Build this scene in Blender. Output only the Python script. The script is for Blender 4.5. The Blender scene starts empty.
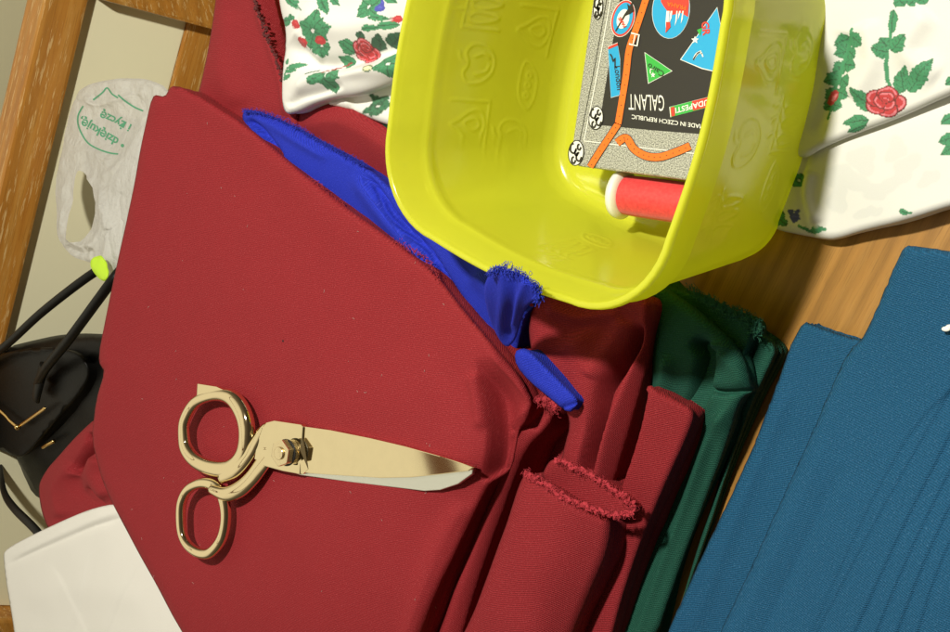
import bpy, bmesh, math, random
import numpy as np
from mathutils import Vector, Matrix, noise
from mathutils.geometry import delaunay_2d_cdt

random.seed(7)
RNG = np.random.default_rng(7)
col = bpy.context.scene.collection
R = math.radians

# ------------------------------------------------------------------ camera geometry
PITCH = R(50)
_c, _s = math.cos(PITCH), math.sin(PITCH)
FW = np.array([-_c, 0, -_s]); RT = np.array([_s, 0, -_c]); UP = np.array([0, 1, 0.])
CAM = np.array([0, 0, .05]) - FW * .8
FOC = 950 * 50 / 36.

def ray(px, py):
    return FW + RT * (px - 475) / FOC + UP * (316 - py) / FOC

def W(px, py, z):
    d = ray(px, py)
    return CAM + d * ((z - CAM[2]) / d[2])

def Wv(px, py, z):
    return Vector(W(px, py, z))

def WA(xy, z):
    xy = np.asarray(xy, float)
    d = FW + RT * ((xy[:, :1] - 475) / FOC) + UP * ((316 - xy[:, 1:2]) / FOC)
    return CAM + d * ((z - CAM[2]) / d[:, 2])[:, None]

# ------------------------------------------------------------------ object helpers
def tag(o, label=None, cat=None, group=None, kind=None):
    if label: o['label'] = label
    if cat: o['category'] = cat
    if group: o['group'] = group
    if kind: o['kind'] = kind
    return o

def empty(name, loc, label, cat, group=None):
    o = bpy.data.objects.new(name, None); col.objects.link(o)
    o.location = loc; o.empty_display_size = .02
    bpy.context.view_layer.update()
    return tag(o, label, cat, group)

def link(name, me, mat, parent=None, smooth=True):
    o = bpy.data.objects.new(name, me); col.objects.link(o)
    if mat is not None: me.materials.append(mat)
    if smooth:
        me.polygons.foreach_set('use_smooth', [True] * len(me.polygons))
    if parent is not None:
        o.parent = parent
        # meshes are written in world coordinates
        o.matrix_parent_inverse = pworld(parent).inverted()
    return o

def pworld(p):
    m = Matrix.Translation(p.location) if p.rotation_euler[:] == (0, 0, 0) else p.matrix_basis.copy()
    if p.parent: m = pworld(p.parent) @ p.matrix_parent_inverse @ m
    return m

def pymesh(name, v, f):
    me = bpy.data.meshes.new(name); me.from_pydata([tuple(map(float, a)) for a in v], [], f); me.update()
    return me

def bmobj(name, bm, mat, parent=None, smooth=True):
    bmesh.ops.recalc_face_normals(bm, faces=bm.faces[:])
    me = bpy.data.meshes.new(name); bm.to_mesh(me); bm.free()
    return link(name, me, mat, parent, smooth)

def catmull(pts, n=8, closed=False):
    pts = [np.asarray(p, float) for p in pts]; out = []
    m = len(pts); rng = range(m if closed else m - 1)
    for i in rng:
        if closed: p0, p1, p2, p3 = pts[i - 1], pts[i], pts[(i + 1) % m], pts[(i + 2) % m]
        else: p0, p1, p2, p3 = pts[max(i - 1, 0)], pts[i], pts[i + 1], pts[min(i + 2, m - 1)]
        for k in range(n):
            t = k / n
            out.append(.5 * ((2 * p1) + (-p0 + p2) * t + (2 * p0 - 5 * p1 + 4 * p2 - p3) * t * t + (-p0 + 3 * p1 - 3 * p2 + p3) * t ** 3))
    if not closed: out.append(pts[-1])
    return np.array(out)

def sweep(bm, path, rad, sides=10, up=(0, 0, 1), closed=False, cap=True):
    """path: (n,3); rad: (n,2) half widths (in-plane, up)"""
    path = np.asarray(path, float); n = len(path)
    rad = np.asarray(rad, float)
    if rad.ndim == 0: rad = np.full((n, 2), float(rad))
    elif rad.ndim == 1: rad = np.stack([rad, rad], 1)
    up0 = np.asarray(up, float)
    rings = []
    for i in range(n):
        if closed: t = path[(i + 1) % n] - path[i - 1]
        else: t = path[min(i + 1, n - 1)] - path[max(i - 1, 0)]
        t = t / (np.linalg.norm(t) + 1e-12)
        s = np.cross(t, up0)
        if np.linalg.norm(s) < 1e-4: s = np.cross(t, (1, 0, 0))
        s /= np.linalg.norm(s); b = np.cross(s, t)
        rings.append([bm.verts.new(path[i] + s * rad[i, 0] * math.cos(a) + b * rad[i, 1] * math.sin(a))
                      for a in [2 * math.pi * k / sides for k in range(sides)]])
    for i in range(n if closed else n - 1):
        a, b = rings[i], rings[(i + 1) % n]
        for k in range(sides):
            bm.faces.new((a[k], a[(k + 1) % sides], b[(k + 1) % sides], b[k]))
    if not closed and cap:
        bm.faces.new(rings[0]); bm.faces.new(rings[-1])

def prism(bm, pts, dz, bevel=0):
    """pts: list of 3-D points (planar polygon); extrude by vector dz"""
    dz = Vector(dz)
    a = [bm.verts.new(Vector(p)) for p in pts]; b = [bm.verts.new(Vector(p) + dz) for p in pts]
    n = len(a); fs = [bm.faces.new(a), bm.faces.new(b)]
    for i in range(n): fs.append(bm.faces.new((a[i], a[(i + 1) % n], b[(i + 1) % n], b[i])))
    if bevel:
        bmesh.ops.recalc_face_normals(bm, faces=bm.faces[:])
        es = list({e for f in fs for e in f.edges})
        bmesh.ops.bevel(bm, geom=es, offset=bevel, segments=2, affect='EDGES', profile=.6)

# ------------------------------------------------------------------ materials
class NT:
    def __init__(s, name):
        s.m = bpy.data.materials.new(name); s.m.use_nodes = True
        s.t = s.m.node_tree; s.t.nodes.clear()
        s.out = s.n('ShaderNodeOutputMaterial')
    def n(s, t, **k):
        x = s.t.nodes.new(t)
        for a, b in k.items(): setattr(x, a, b)
        return x
    def l(s, a, b): s.t.links.new(a, b)
    def math(s, op, a, b=None):
        x = s.n('ShaderNodeMath', operation=op)
        for i, v in enumerate((a, b)):
            if v is None: continue
            if isinstance(v, (int, float)): x.inputs[i].default_value = v
            else: s.l(v, x.inputs[i])
        return x.outputs[0]
    def noise(s, vec, scale, detail=2, rough=.5):
        x = s.n('ShaderNodeTexNoise'); x.inputs['Scale'].default_value = scale
        x.inputs['Detail'].default_value = detail; x.inputs['Roughness'].default_value = rough
        if vec is not None: s.l(vec, x.inputs['Vector'])
        return x.outputs['Fac']
    def ramp(s, fac, stops):
        x = s.n('ShaderNodeValToRGB'); s.l(fac, x.inputs[0]); e = x.color_ramp.elements
        while len(e) < len(stops): e.new(.5)
        for i, (p, c) in enumerate(stops):
            e[i].position = p; e[i].color = (*c, 1)
        return x.outputs[0]
    def mix(s, fac, a, b, mode='MIX'):
        x = s.n('ShaderNodeMix', data_type='RGBA', blend_type=mode)
        if isinstance(fac, (int, float)): x.inputs[0].default_value = fac
        else: s.l(fac, x.inputs[0])
        for i, v in ((6, a), (7, b)):
            if isinstance(v, tuple): x.inputs[i].default_value = (*v, 1)
            else: s.l(v, x.inputs[i])
        return x.outputs[2]
    def bump(s, h, strength, dist):
        x = s.n('ShaderNodeBump'); x.inputs['Strength'].default_value = strength
        x.inputs['Distance'].default_value = dist; s.l(h, x.inputs['Height'])
        return x.outputs[0]
    def bsdf(s, **k):
        x = s.n('ShaderNodeBsdfPrincipled'); s.l(x.outputs[0], s.out.inputs[0])
        for a, b in k.items():
            a = a.replace('_', ' ')
            if isinstance(b, tuple): x.inputs[a].default_value = (*b, 1)
            elif isinstance(b, (int, float)): x.inputs[a].default_value = b
            else: s.l(b, x.inputs[a])
        return x

def fabric(name, c, pitch=.00135, twill=.26, speck=.6, sheen=.12, rough=.8, wear=.25, bump=.85, spec=.25, sine=1.):
    t = NT(name)
    uv = t.n('ShaderNodeTexCoord').outputs['UV']
    warp = t.n('ShaderNodeTexNoise'); warp.inputs['Scale'].default_value = 60; t.l(uv, warp.inputs['Vector'])
    sep = t.n('ShaderNodeSeparateXYZ'); t.l(uv, sep.inputs[0])
    u, v = sep.outputs[0], sep.outputs[1]
    w = t.math('MULTIPLY', warp.outputs['Fac'], pitch * 1.2)
    d = t.math('ADD', t.math('ADD', u, t.math('MULTIPLY', v, .62)), w)
    s1 = t.math('SINE', t.math('MULTIPLY', d, 2 * math.pi / pitch))
    s2 = t.math('SINE', t.math('MULTIPLY', t.math('SUBTRACT', v, t.math('MULTIPLY', u, .25)), 2 * math.pi / (pitch * .8)))
    h = t.math('ADD', t.math('MULTIPLY', s1, .6), t.math('MULTIPLY', s2, .25))
    fine = t.noise(uv, 1150, 2, .75)
    h2 = t.math('ADD', t.math('MULTIPLY', h, sine), t.math('MULTIPLY', fine, 2.2))
    big = t.noise(uv, 9, 4, .6)
    mid = t.noise(uv, 55, 3, .6)
    dark = tuple(x * (1 - twill) ** 1.5 for x in c); lite = tuple(min(1, x * (1 + twill)) for x in c)
    hh = t.math('ADD', t.math('MULTIPLY', h, .5), .5)
    c1 = t.mix(hh, dark, lite)
    c2 = t.mix(t.math('MULTIPLY', big, wear), c1, tuple(x * .72 for x in c))
    c2 = t.mix(t.math('MULTIPLY', mid, wear * .7), c2, tuple(min(1, x * 1.25) for x in c))
    sp = t.ramp(fine, [(.56, (0, 0, 0)), (.72, (1, 1, 1))])
    sd = t.ramp(fine, [(.30, (1, 1, 1)), (.46, (0, 0, 0))])
    c2 = t.mix(t.math('MULTIPLY', sd, min(1., speck) * .6), c2, tuple(x * .45 for x in c))
    pale = tuple(min(1, x * 1.35 + .045) for x in c)
    c3 = t.mix(t.math('MULTIPLY', sp, speck), c2, pale)
    t.bsdf(Base_Color=c3, Roughness=rough, Sheen_Weight=sheen, Sheen_Roughness=.4, Sheen_Tint=pale, Specular_IOR_Level=spec,
           Normal=t.bump(h2, bump, .00022))
    return t.m

def simple(name, c, rough=.5, metal=0., bumpsc=None, bumpd=.0002, coat=0., var=.0, varsc=60, spec=.5):
    t = NT(name); co = t.n('ShaderNodeTexCoord').outputs['Object']
    base = c
    if var: base = t.mix(t.noise(co, varsc, 4, .6), tuple(x * (1 - var) for x in c), tuple(min(1, x * (1 + var)) for x in c))
    k = dict(Base_Color=base, Roughness=rough, Metallic=metal, Coat_Weight=coat, Specular_IOR_Level=spec)
    if bumpsc: k['Normal'] = t.bump(t.noise(co, bumpsc, 3, .6), .6, bumpd)
    t.bsdf(**k)
    return t.m

M = {}
M['red'] = fabric('burgundy_twill', (.28, .0175, .023), twill=.24, speck=.8, bump=.6, wear=.4, sine=.8)
M['red2'] = fabric('burgundy_twill_coarse', (.265, .016, .022), twill=.28, speck=.8)
M['blue'] = fabric('royal_blue_twill', (.016, .034, .50), twill=.3, speck=.7, pitch=.0011)
M['green'] = fabric('bottle_green_twill', (.010, .080, .052), twill=.3)
M['teal'] = fabric('petrol_blue_twill', (.010, .088, .190), twill=.30, speck=.9, pitch=.0013, bump=.9)
M['white'] = fabric('cream_cotton', (.80, .785, .735), twill=.02, speck=.1, pitch=.0008, wear=.12, bump=.2)
M['redthread'] = simple('red_fray', (.42, .03, .045), .9, var=.3, varsc=300)
M['bluethread'] = simple('blue_fray', (.02, .04, .48), .9, var=.3, varsc=300)
M['greenthread'] = simple('green_fray', (.02, .13, .08), .9, var=.3, varsc=300)
M['serge'] = simple('serged_brown_thread', (.10, .018, .018), .9, var=.4, varsc=300)
M['gold'] = simple('gold_plate', (.92, .78, .50), .06, 1., bumpsc=22, bumpd=.0007)
M['goldflat'] = simple('gold_blade', (.92, .79, .51), .045, 1., bumpsc=6, bumpd=.00006, var=.05, varsc=120)
M['goldnut'] = simple('gold_nut', (.92, .78, .50), .22, 1.)
M['steel'] = simple('ground_steel', (.80, .82, .76), .28, 1., bumpsc=700, bumpd=.00003)
M['black'] = simple('black_rubber', (.012, .012, .012), .5)
M['leather'] = simple('black_leather', (.005, .005, .0045), .42, bumpsc=350, bumpd=.0003, var=.3, spec=.18)
M['brass'] = simple('brass_trim', (.75, .52, .2), .22, 1.)
M['neon'] = simple('neon_tag', (.55, .85, .03), .5, bumpsc=200)
M['spoolwhite'] = simple('spool_white', (.85, .85, .78), .35)
M['whiteprint'] = simple('print_white', (.82, .82, .76), .35, coat=.2)
M['orange'] = simple('print_orange', (.85, .17, .015), .35, var=.15, varsc=900)
M['pblack'] = simple('print_black', (.022, .020, .016), .3, coat=.2)
M['pblue'] = simple('print_blue', (.02, .36, .68), .35)
M['pred'] = simple('print_red', (.68, .05, .03), .35)
M['pgreen'] = simple('print_green', (.04, .42, .06), .35)
M['bagprint'] = simple('green_print', (.08, .36, .20), .5)

def mk_wood(name, c1, c2, c3, rot, scale=1., rough=.38, worn=None):
    t = NT(name)
    co = t.n('ShaderNodeTexCoord').outputs['Object']
    mp = t.n('ShaderNodeMapping'); mp.inputs['Rotation'].default_value = (0, 0, rot) if not isinstance(rot, tuple) else rot
    t.l(co, mp.inputs[0])
    mp2 = t.n('ShaderNodeMapping'); mp2.inputs['Scale'].default_value = (1 * scale, 14 * scale, 14 * scale); t.l(mp.outputs[0], mp2.inputs[0])
    g = t.noise(mp2.outputs[0], 5, 6, .62)
    mp3 = t.n('ShaderNodeMapping'); mp3.inputs['Scale'].default_value = (6 * scale, 220 * scale, 220 * scale); t.l(mp.outputs[0], mp3.inputs[0])
    f = t.noise(mp3.outputs[0], 4, 3, .6)
    wv = t.n('ShaderNodeTexWave', wave_type='BANDS', bands_direction='Y'); wv.inputs['Scale'].default_value = 22 * scale
    wv.inputs['Distortion'].default_value = 7; wv.inputs['Detail'].default_value = 3; wv.inputs['Detail Scale'].default_value = .6
    mp4 = t.n('ShaderNodeMapping'); mp4.inputs['Scale'].default_value = (.12, 1, 1); t.l(mp.outputs[0], mp4.inputs[0]); t.l(mp4.outputs[0], wv.inputs[0])
    a = t.ramp(g, [(.30, c1), (.5, c2), (.72, c3)])
    b = t.mix(t.math('MULTIPLY', wv.outputs['Fac'], .30), a, tuple(x * .55 for x in c1))
    pores = t.ramp(f, [(.36, (1, 1, 1)), (.46, (0, 0, 0))])
    b = t.mix(t.math('MULTIPLY', pores, .35), b, tuple(x * .5 for x in c1))
    if worn:
        mp5 = t.n('ShaderNodeMapping'); mp5.inputs['Scale'].default_value = (9, 120, 120); t.l(mp.outputs[0], mp5.inputs[0])
        wn = t.ramp(t.noise(mp5.outputs[0], 3, 4, .7), [(.56, (0, 0, 0)), (.62, (1, 1, 1))])
        b = t.mix(t.math('MULTIPLY', wn, .7), b, worn)
    t.bsdf(Base_Color=b, Roughness=rough, Specular_IOR_Level=.4, Normal=t.bump(f, .15, .0003))
    return t.m

# box plastic : thin translucent yellow
def mk_plastic():
    t = NT('translucent_yellow_plastic')
    co = t.n('ShaderNodeTexCoord').outputs['Object']
    c = (.86, .86, .05)
    cc = t.mix(t.noise(co, 18, 3, .5), (.90, .93, .085), (.94, .98, .06))
    nrm = t.bump(t.noise(co, 45, 3, .6), .25, .0008)
    d = t.n('ShaderNodeBsdfDiffuse'); t.l(cc, d.inputs[0])
    tr = t.n('ShaderNodeBsdfTranslucent'); t.l(cc, tr.inputs[0])
    m1 = t.n('ShaderNodeMixShader'); m1.inputs[0].default_value = .48; t.l(d.outputs[0], m1.inputs[1]); t.l(tr.outputs[0], m1.inputs[2])
    tp = t.n('ShaderNodeBsdfTransparent'); tp.inputs[0].default_value = (.95, .93, .30, 1)
    m2 = t.n('ShaderNodeMixShader'); m2.inputs[0].default_value = .15; t.l(m1.outputs[0], m2.inputs[1]); t.l(tp.outputs[0], m2.inputs[2])
    gl = t.n('ShaderNodeBsdfGlossy'); gl.inputs['Roughness'].default_value = .17; t.l(nrm, gl.inputs['Normal'])
    fr = t.n('ShaderNodeFresnel'); fr.inputs[0].default_value = 1.5; t.l(nrm, fr.inputs['Normal'])
    m3 = t.n('ShaderNodeMixShader'); t.l(t.math('MINIMUM', fr.outputs[0], .13), m3.inputs[0]); t.l(m2.outputs[0], m3.inputs[1]); t.l(gl.outputs[0], m3.inputs[2])
    t.l(m3.outputs[0], t.out.inputs[0])
    return t.m
M['plastic'] = mk_plastic()

def mk_bag():
    t = NT('thin_white_polythene')
    co = t.n('ShaderNodeTexCoord').outputs['Object']
    nrm = t.bump(t.noise(co, 75, 5, .62), .9, .004)
    d = t.n('ShaderNodeBsdfDiffuse'); d.inputs[0].default_value = (.86, .86, .84, 1); t.l(nrm, d.inputs['Normal'])
    tr = t.n('ShaderNodeBsdfTranslucent'); tr.inputs[0].default_value = (.88, .88, .85, 1)
    m1 = t.n('ShaderNodeMixShader'); m1.inputs[0].default_value = .35; t.l(d.outputs[0], m1.inputs[1]); t.l(tr.outputs[0], m1.inputs[2])
    tp = t.n('ShaderNodeBsdfTransparent')
    m2 = t.n('ShaderNodeMixShader'); m2.inputs[0].default_value = .09; t.l(m1.outputs[0], m2.inputs[1]); t.l(tp.outputs[0], m2.inputs[2])
    gl = t.n('ShaderNodeBsdfGlossy'); gl.inputs['Roughness'].default_value = .15; t.l(nrm, gl.inputs['Normal'])
    m3 = t.n('ShaderNodeMixShader'); m3.inputs[0].default_value = .14; t.l(m2.outputs[0], m3.inputs[1]); t.l(gl.outputs[0], m3.inputs[2])
    t.l(m3.outputs[0], t.out.inputs[0])
    return t.m
M['bag'] = mk_bag()

def mk_print():
    t = NT('floral_print_cotton')
    at = t.n('ShaderNodeVertexColor', layer_name='print')
    uv = t.n('ShaderNodeTexCoord').outputs['UV']
    v = t.mix(t.math('MULTIPLY', t.noise(uv, 1200, 2, .6), .18), at.outputs[0], (.5, .48, .42))
    t.bsdf(Base_Color=v, Roughness=.75, Specular_IOR_Level=.25, Sheen_Weight=.05, Normal=t.bump(t.noise(uv, 1400, 2, .6), .3, .0001))
    return t.m
M['print'] = mk_print()

# ------------------------------------------------------------------ cloth builder
def densify(poly, step):
    out = []
    n = len(poly)
    for i in range(n):
        a = np.array(poly[i], float); b = np.array(poly[(i + 1) % n], float)
        m = max(1, int(np.hypot(*(b - a)) / step))
        for k in range(m): out.append(a + (b - a) * k / m)
    return np.array(out)

def chaikin(p, it=2, q=.25):
    p = np.asarray(p, float)
    for _ in range(it):
        nx = np.roll(p, -1, 0)
        a = p * (1 - q) + nx * q; b = p * q + nx * (1 - q)
        p = np.empty((len(a) * 2, 2)); p[0::2] = a; p[1::2] = b
    return p

def segdist(P, A, B):
    d = B - A; L = (d * d).sum() + 1e-9
    t = np.clip(((P - A) @ d) / L, 0, 1)
    q = A + t[:, None] * d
    return np.hypot(*(P - q).T), t, (P[:, 0] - A[0]) * d[1] - (P[:, 1] - A[1]) * d[0]

def polydist(P, poly, closed=True):
    best = np.full(len(P), 1e9); par = np.zeros(len(P)); side = np.zeros(len(P))
    n = len(poly); m = n if closed else n - 1
    for i in range(m):
        d, t, s = segdist(P, poly[i], poly[(i + 1) % n])
        k = d < best
        best[k] = d[k]; par[k] = (i + t[k]) / m; side[k] = s[k]
    return best, par, side

def inside(P, poly):
    x, y = P.T; c = np.zeros(len(P), bool); n = len(poly)
    for i in range(n):
        x1, y1 = poly[i]; x2, y2 = poly[(i + 1) % n]
        if y1 == y2: continue
        k = ((y1 > y) != (y2 > y)) & (x < (x2 - x1) * (y - y1) / (y2 - y1) + x1)
        c ^= k
    return c

def idw(P, ctrl):
    """smooth interpolation of height controls (regularised thin-plate spline)"""
    ctrl = np.array(ctrl, float); n = len(ctrl)
    if n < 4:
        d2 = ((P[:, None, :] - ctrl[None, :, :2]) ** 2).sum(2) + 400.
        w = 1 / d2
        return (w * ctrl[:, 2]).sum(1) / w.sum(1)
    X = ctrl[:, :2] / 100.
    def U(r2): return .5 * r2 * np.log(r2 + 1e-9)
    K = U(((X[:, None] - X[None]) ** 2).sum(2)) + np.eye(n) * .02
    Pm = np.c_[np.ones(n), X]
    A = np.zeros((n + 3, n + 3)); A[:n, :n] = K; A[:n, n:] = Pm; A[n:, :n] = Pm.T
    A[n + 1, n + 1] = A[n + 2, n + 2] = -.3
    c = np.linalg.solve(A, np.r_[ctrl[:, 2], 0, 0, 0])
    Y = P / 100.
    z = U(((Y[:, None] - X[None]) ** 2).sum(2)) @ c[:n] + c[n] + Y @ c[n + 1:]
    lo_, hi_ = ctrl[:, 2].min() - .004, ctrl[:, 2].max() + .004
    return np.clip(z, lo_, hi_)

SURF = {}
def cloth(name, outline, ctrl, mat, parent=None, folds=(), base=None, r=.006, spacing=4., layers=3, lay=.0012,
          noise_a=.0006, noise_s=14., wav=0., grain=0., corner=.25, smooth_it=2, colour=None, hole=None, drop_edge=True, seed=0, jag=0.):
    """A folded cloth whose upper surface is a dense height field and whose border falls to `base`
    as a stack of rounded folded layers."""
    out = chaikin(outline, smooth_it, corner) if smooth_it else np.array(outline, float)
    out = densify(out, spacing)
    keep = [0]
    for i in range(1, len(out)):
        if np.hypot(*(out[i] - out[keep[-1]])) > spacing * .45: keep.append(i)
    out = out[keep]
    if jag:
        out = out + RNG.normal(size=out.shape) * jag
    x0, y0 = out.min(0); x1, y1 = out.max(0)
    gx, gy = np.meshgrid(np.arange(x0, x1, spacing), np.arange(y0, y1, spacing * .87))
    gx = gx + (np.arange(gx.shape[0]) % 2)[:, None] * spacing / 2
    G = np.stack([gx.ravel(), gy.ravel()], 1)
    G = G[inside(G, out)]
    d, _, _ = polydist(G, out); G = G[d > spacing * .5]
    # refine near the border and near folds
    holes = []
    if hole is not None:
        hp = densify(chaikin(hole, 2), spacing); holes = [hp]
        G = G[~inside(G, hp)]; dh, _, _ = polydist(G, hp); G = G[dh > spacing * .5]
    extra = []
    rp = r * 1500
    for off in (.12, .3, .55, .85):
        q = off * rp
        if q < .8: continue
        nrm = np.roll(out, -1, 0) - np.roll(out, 1, 0)
        nrm = np.stack([nrm[:, 1], -nrm[:, 0]], 1); nrm /= (np.hypot(*nrm.T)[:, None] + 1e-9)
        for sgn in (1, -1):
            Q = out + nrm * q * sgn
            Q = Q[inside(Q, out)]
            dd, _, _ = polydist(Q, out); Q = Q[dd > q * .9]
            if hole is not None: Q = Q[~inside(Q, hp)]
            extra.append(Q)
    for fd in folds:
        line = catmull(fd[0], 5) if len(fd[0]) > 2 else densify(fd[0], 3)[:-1]
        line = np.array(line, float)
        if len(line) < 2: continue
        dg_, _, _ = polydist(G, line, False); G = G[dg_ > 4.2]
        seg = np.hypot(*np.diff(line, axis=0).T); cum = np.r_[0, np.cumsum(seg)]; tt = np.arange(0, cum[-1], spacing * .8)
        L_ = np.stack([np.interp(tt, cum, line[:, 0]), np.interp(tt, cum, line[:, 1])], 1)
        if len(L_) < 3: continue
        tg = np.gradient(L_, axis=0); tg /= (np.hypot(*tg.T)[:, None] + 1e-9); nn_ = np.stack([-tg[:, 1], tg[:, 0]], 1)
        for o_ in (-3.6, -1.9, -.7, .7, 1.9, 3.6):
            Q = L_ + nn_ * o_; Q = Q[inside(Q, out)]
            if len(Q):
                dd, _, _ = polydist(Q, out); Q = Q[dd > 1.2]; extra.append(Q)
    pts = [out] + holes + [G] + extra
    P = np.concatenate(pts)
    nb = len(out)
    edges = [(i, (i + 1) % nb) for i in range(nb)]
    if holes: edges += [(nb + i, nb + (i + 1) % len(hp)) for i in range(len(hp))]
    vs, es, fs, ov, oe, of = delaunay_2d_cdt([Vector(p) for p in P], edges, [], 0 if False else 1, 1e-5)
    P = np.array([tuple(v) for v in vs])
    if holes:
        cen = np.array([P[list(f)].mean(0) for f in fs]); k = ~inside(cen, hp)
        fs = [f for f, kk in zip(fs, k) if kk]
    orig = {}
    for i, o_ in enumerate(ov):
        for j in o_: orig[j] = i
    bidx = [orig[i] for i in range(nb)]
    def height(P):
        z = idw(P, ctrl)
        dd, _, _ = polydist(P, out)
        dm = dd / 1500.
        if drop_edge:
            k = np.clip(1 - dm / r, 0, 1)
            z = z - r * (1 - np.sqrt(1 - k ** 2 * .995))
        return z, dm
    z, dm = height(P)
    off = np.zeros(len(P))
    ew = np.clip(dm / (r * 1.5), 0, 1)
    for fd in folds:
        line = catmull(fd[0], 5) if len(fd[0]) > 2 else np.array(fd[0], float)
        amp, wd = fd[1], fd[2]; kind = fd[3] if len(fd) > 3 else 'g'
        a, par, side = polydist(P, line, False)
        tp = np.clip(par / .18, 0, 1) * np.clip((1 - par) / .18, 0, 1)
        if kind == 's': tp = np.clip(par / .45, 0, 1) * np.clip((1 - par) / .12, 0, 1)
        if kind.endswith('o'): tp = np.clip(par / .15, 0, 1)      # open at its end
        if kind.endswith('O'): tp = np.ones(len(P))
        tp = tp * tp * (3 - 2 * tp)
        k0 = kind[0]
        if k0 == 'g': pr = np.exp(-(a / wd) ** 2)
        elif k0 == 'c': pr = np.exp(-a / wd)
        elif k0 == 's': pr = .5 * (1 + np.tanh(np.sign(side) * a / 1.4)) * np.exp(-(a / wd) ** 2)   # a drop on one side, easing back over wd
        elif k0 == 't': pr = np.sqrt(np.clip(1 - (a / wd) ** 2, 0, 1))                                     # tube
        off += amp * pr * tp * (ew if amp > 0 else 1)
    PW = WA(P, z)
    ns = np.array([noise.noise(Vector((p[0] * noise_s, p[1] * noise_s, seed + 3.1))) + .5 * noise.noise(Vector((p[0] * noise_s * 2.7, p[1] * noise_s * 2.7, seed + 9.))) for p in PW])
    off = off + ns * noise_a * 2
    if wav: off = off + wav * np.array([noise.noise(Vector((p[0] * 5, p[1] * 5, seed + 1.7))) for p in PW])
    PW[:, 2] += off
    verts = [tuple(p) for p in PW]; faces = [tuple(f) for f in fs]
    uvs = [None] * len(PW)
    # skirt
    if base is not None:
        bx = PW[bidx]
        t = np.roll(bx, -1, 0) - np.roll(bx, 1, 0)
        inn = np.stack([-t[:, 1], t[:, 0], 0 * t[:, 0]], 1); inn /= (np.linalg.norm(inn, axis=1)[:, None] + 1e-9)
        cen = bx.mean(0)
        area = .5 * np.sum(bx[:, 0] * np.roll(bx[:, 1], -1) - np.roll(bx[:, 0], -1) * bx[:, 1])
        if area < 0: inn = -inn
        prev = bidx; nr = layers * 6
        for k in range(1, nr + 1):
            tt = k / nr
            ph = (tt * layers) % 1.0 if k < nr else 1
            bulge = math.sqrt(max(0, math.sin(math.pi * ph)))
            jit = np.array([noise.noise(Vector((b[0] * 30, b[1] * 30, seed + int(tt * layers - 1e-6) * 3.3))) for b in bx])
            zz = bx[:, 2] + (base - bx[:, 2]) * tt
            ins = lay * (1 - bulge) + .0012 * np.abs(jit) * (tt * layers) ** .5 + .0006
            q = bx + inn * ins[:, None]; q[:, 2] = zz
            st = len(verts); verts += [tuple(a) for a in q]
            cur = list(range(st, st + nb))
            for i in range(nb):
                j = (i + 1) % nb
                faces.append((prev[i], cur[i], cur[j], prev[j]))
            prev = cur
    me = pymesh(name, verts, faces)
    uvl = me.uv_layers.new(name='UVMap')
    cg, sg = math.cos(grain), math.sin(grain)
    co = np.array(verts)
    U = co[:, 0] * cg + co[:, 1] * sg; V = -co[:, 0] * sg + co[:, 1] * cg
    V = V + co[:, 2] * .7; U = U + co[:, 2] * .4
    li = np.zeros(len(me.loops), int); me.loops.foreach_get('vertex_index', li)
    uvl.data.foreach_set('uv', np.stack([U[li], V[li]], 1).ravel())
    if colour is not None:
        at = me.color_attributes.new('print', 'FLOAT_COLOR', 'POINT')
        cc = colour(P); full = np.ones((len(verts), 4)); full[:len(P), :3] = cc
        if len(verts) > len(P): full[len(P):, :3] = (.79, .79, .75)
        at.data.foreach_set('color', full.ravel())
    o = link(name, me, mat, parent)
    bm = bmesh.new(); bm.from_mesh(me); bmesh.ops.recalc_face_normals(bm, faces=bm.faces[:]); 
    bm.to_mesh(me); bm.free()
    me.polygons.foreach_set('use_smooth', [True] * len(me.polygons))
    return o

def fringe(name, pts, z, mat, parent, n=500, length=.004, rad=.00018, out=(0, 0), spread=.0012, lift=.002, loops=True, seed=1):
    """short curled threads of an unfinished or overlocked edge along a pixel path"""
    rr = random.Random(seed); rad *= .62; n = int(n * 2); length *= .8
    path = catmull(pts, 10) if len(pts) > 2 else densify(pts, 3)[:-1]
    zz = z if isinstance(z, (list, tuple)) else [z, z]
    bm = bmesh.new()
    N = len(path)
    for i in range(n):
        t = rr.random() * (N - 1.001); k = int(t); q = path[k] + (path[k + 1] - path[k]) * (t - k)
        tt = t / (N - 1); zi = zz[0] + (zz[-1] - zz[0]) * tt if len(zz) == 2 else np.interp(tt, np.linspace(0, 1, len(zz)), zz)
        p = W(q[0], q[1], zi) + np.array([rr.gauss(0, spread), rr.gauss(0, spread), rr.gauss(0, spread * .7)])
        a = math.atan2(-out[1], out[0] * 1.0) + rr.gauss(0, .9)
        d = np.array([math.cos(a), math.sin(a), rr.uniform(-.2, .6)]); d /= np.linalg.norm(d)
        L = length * rr.uniform(.35, 1.1)
        cr = np.cross(d, (0, 0, 1)); cr /= np.linalg.norm(cr)
        curl = rr.uniform(-1, 1); cz = rr.uniform(.0, 1)
        P = []
        for s in range(6):
            u = s / 5
            P.append(p + d * L * math.sin(u * (2.4 if loops else 1.3)) * .8 + cr * L * curl * .6 * (1 - math.cos(u * 2.2)) * .5 + np.array([0, 0, lift * cz * math.sin(u * 3.0)]))
        sweep(bm, P, [rad * (1 - .4 * s / 5) for s in range(6)], sides=4)
    return bmobj(name, bm, mat, parent)

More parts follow.
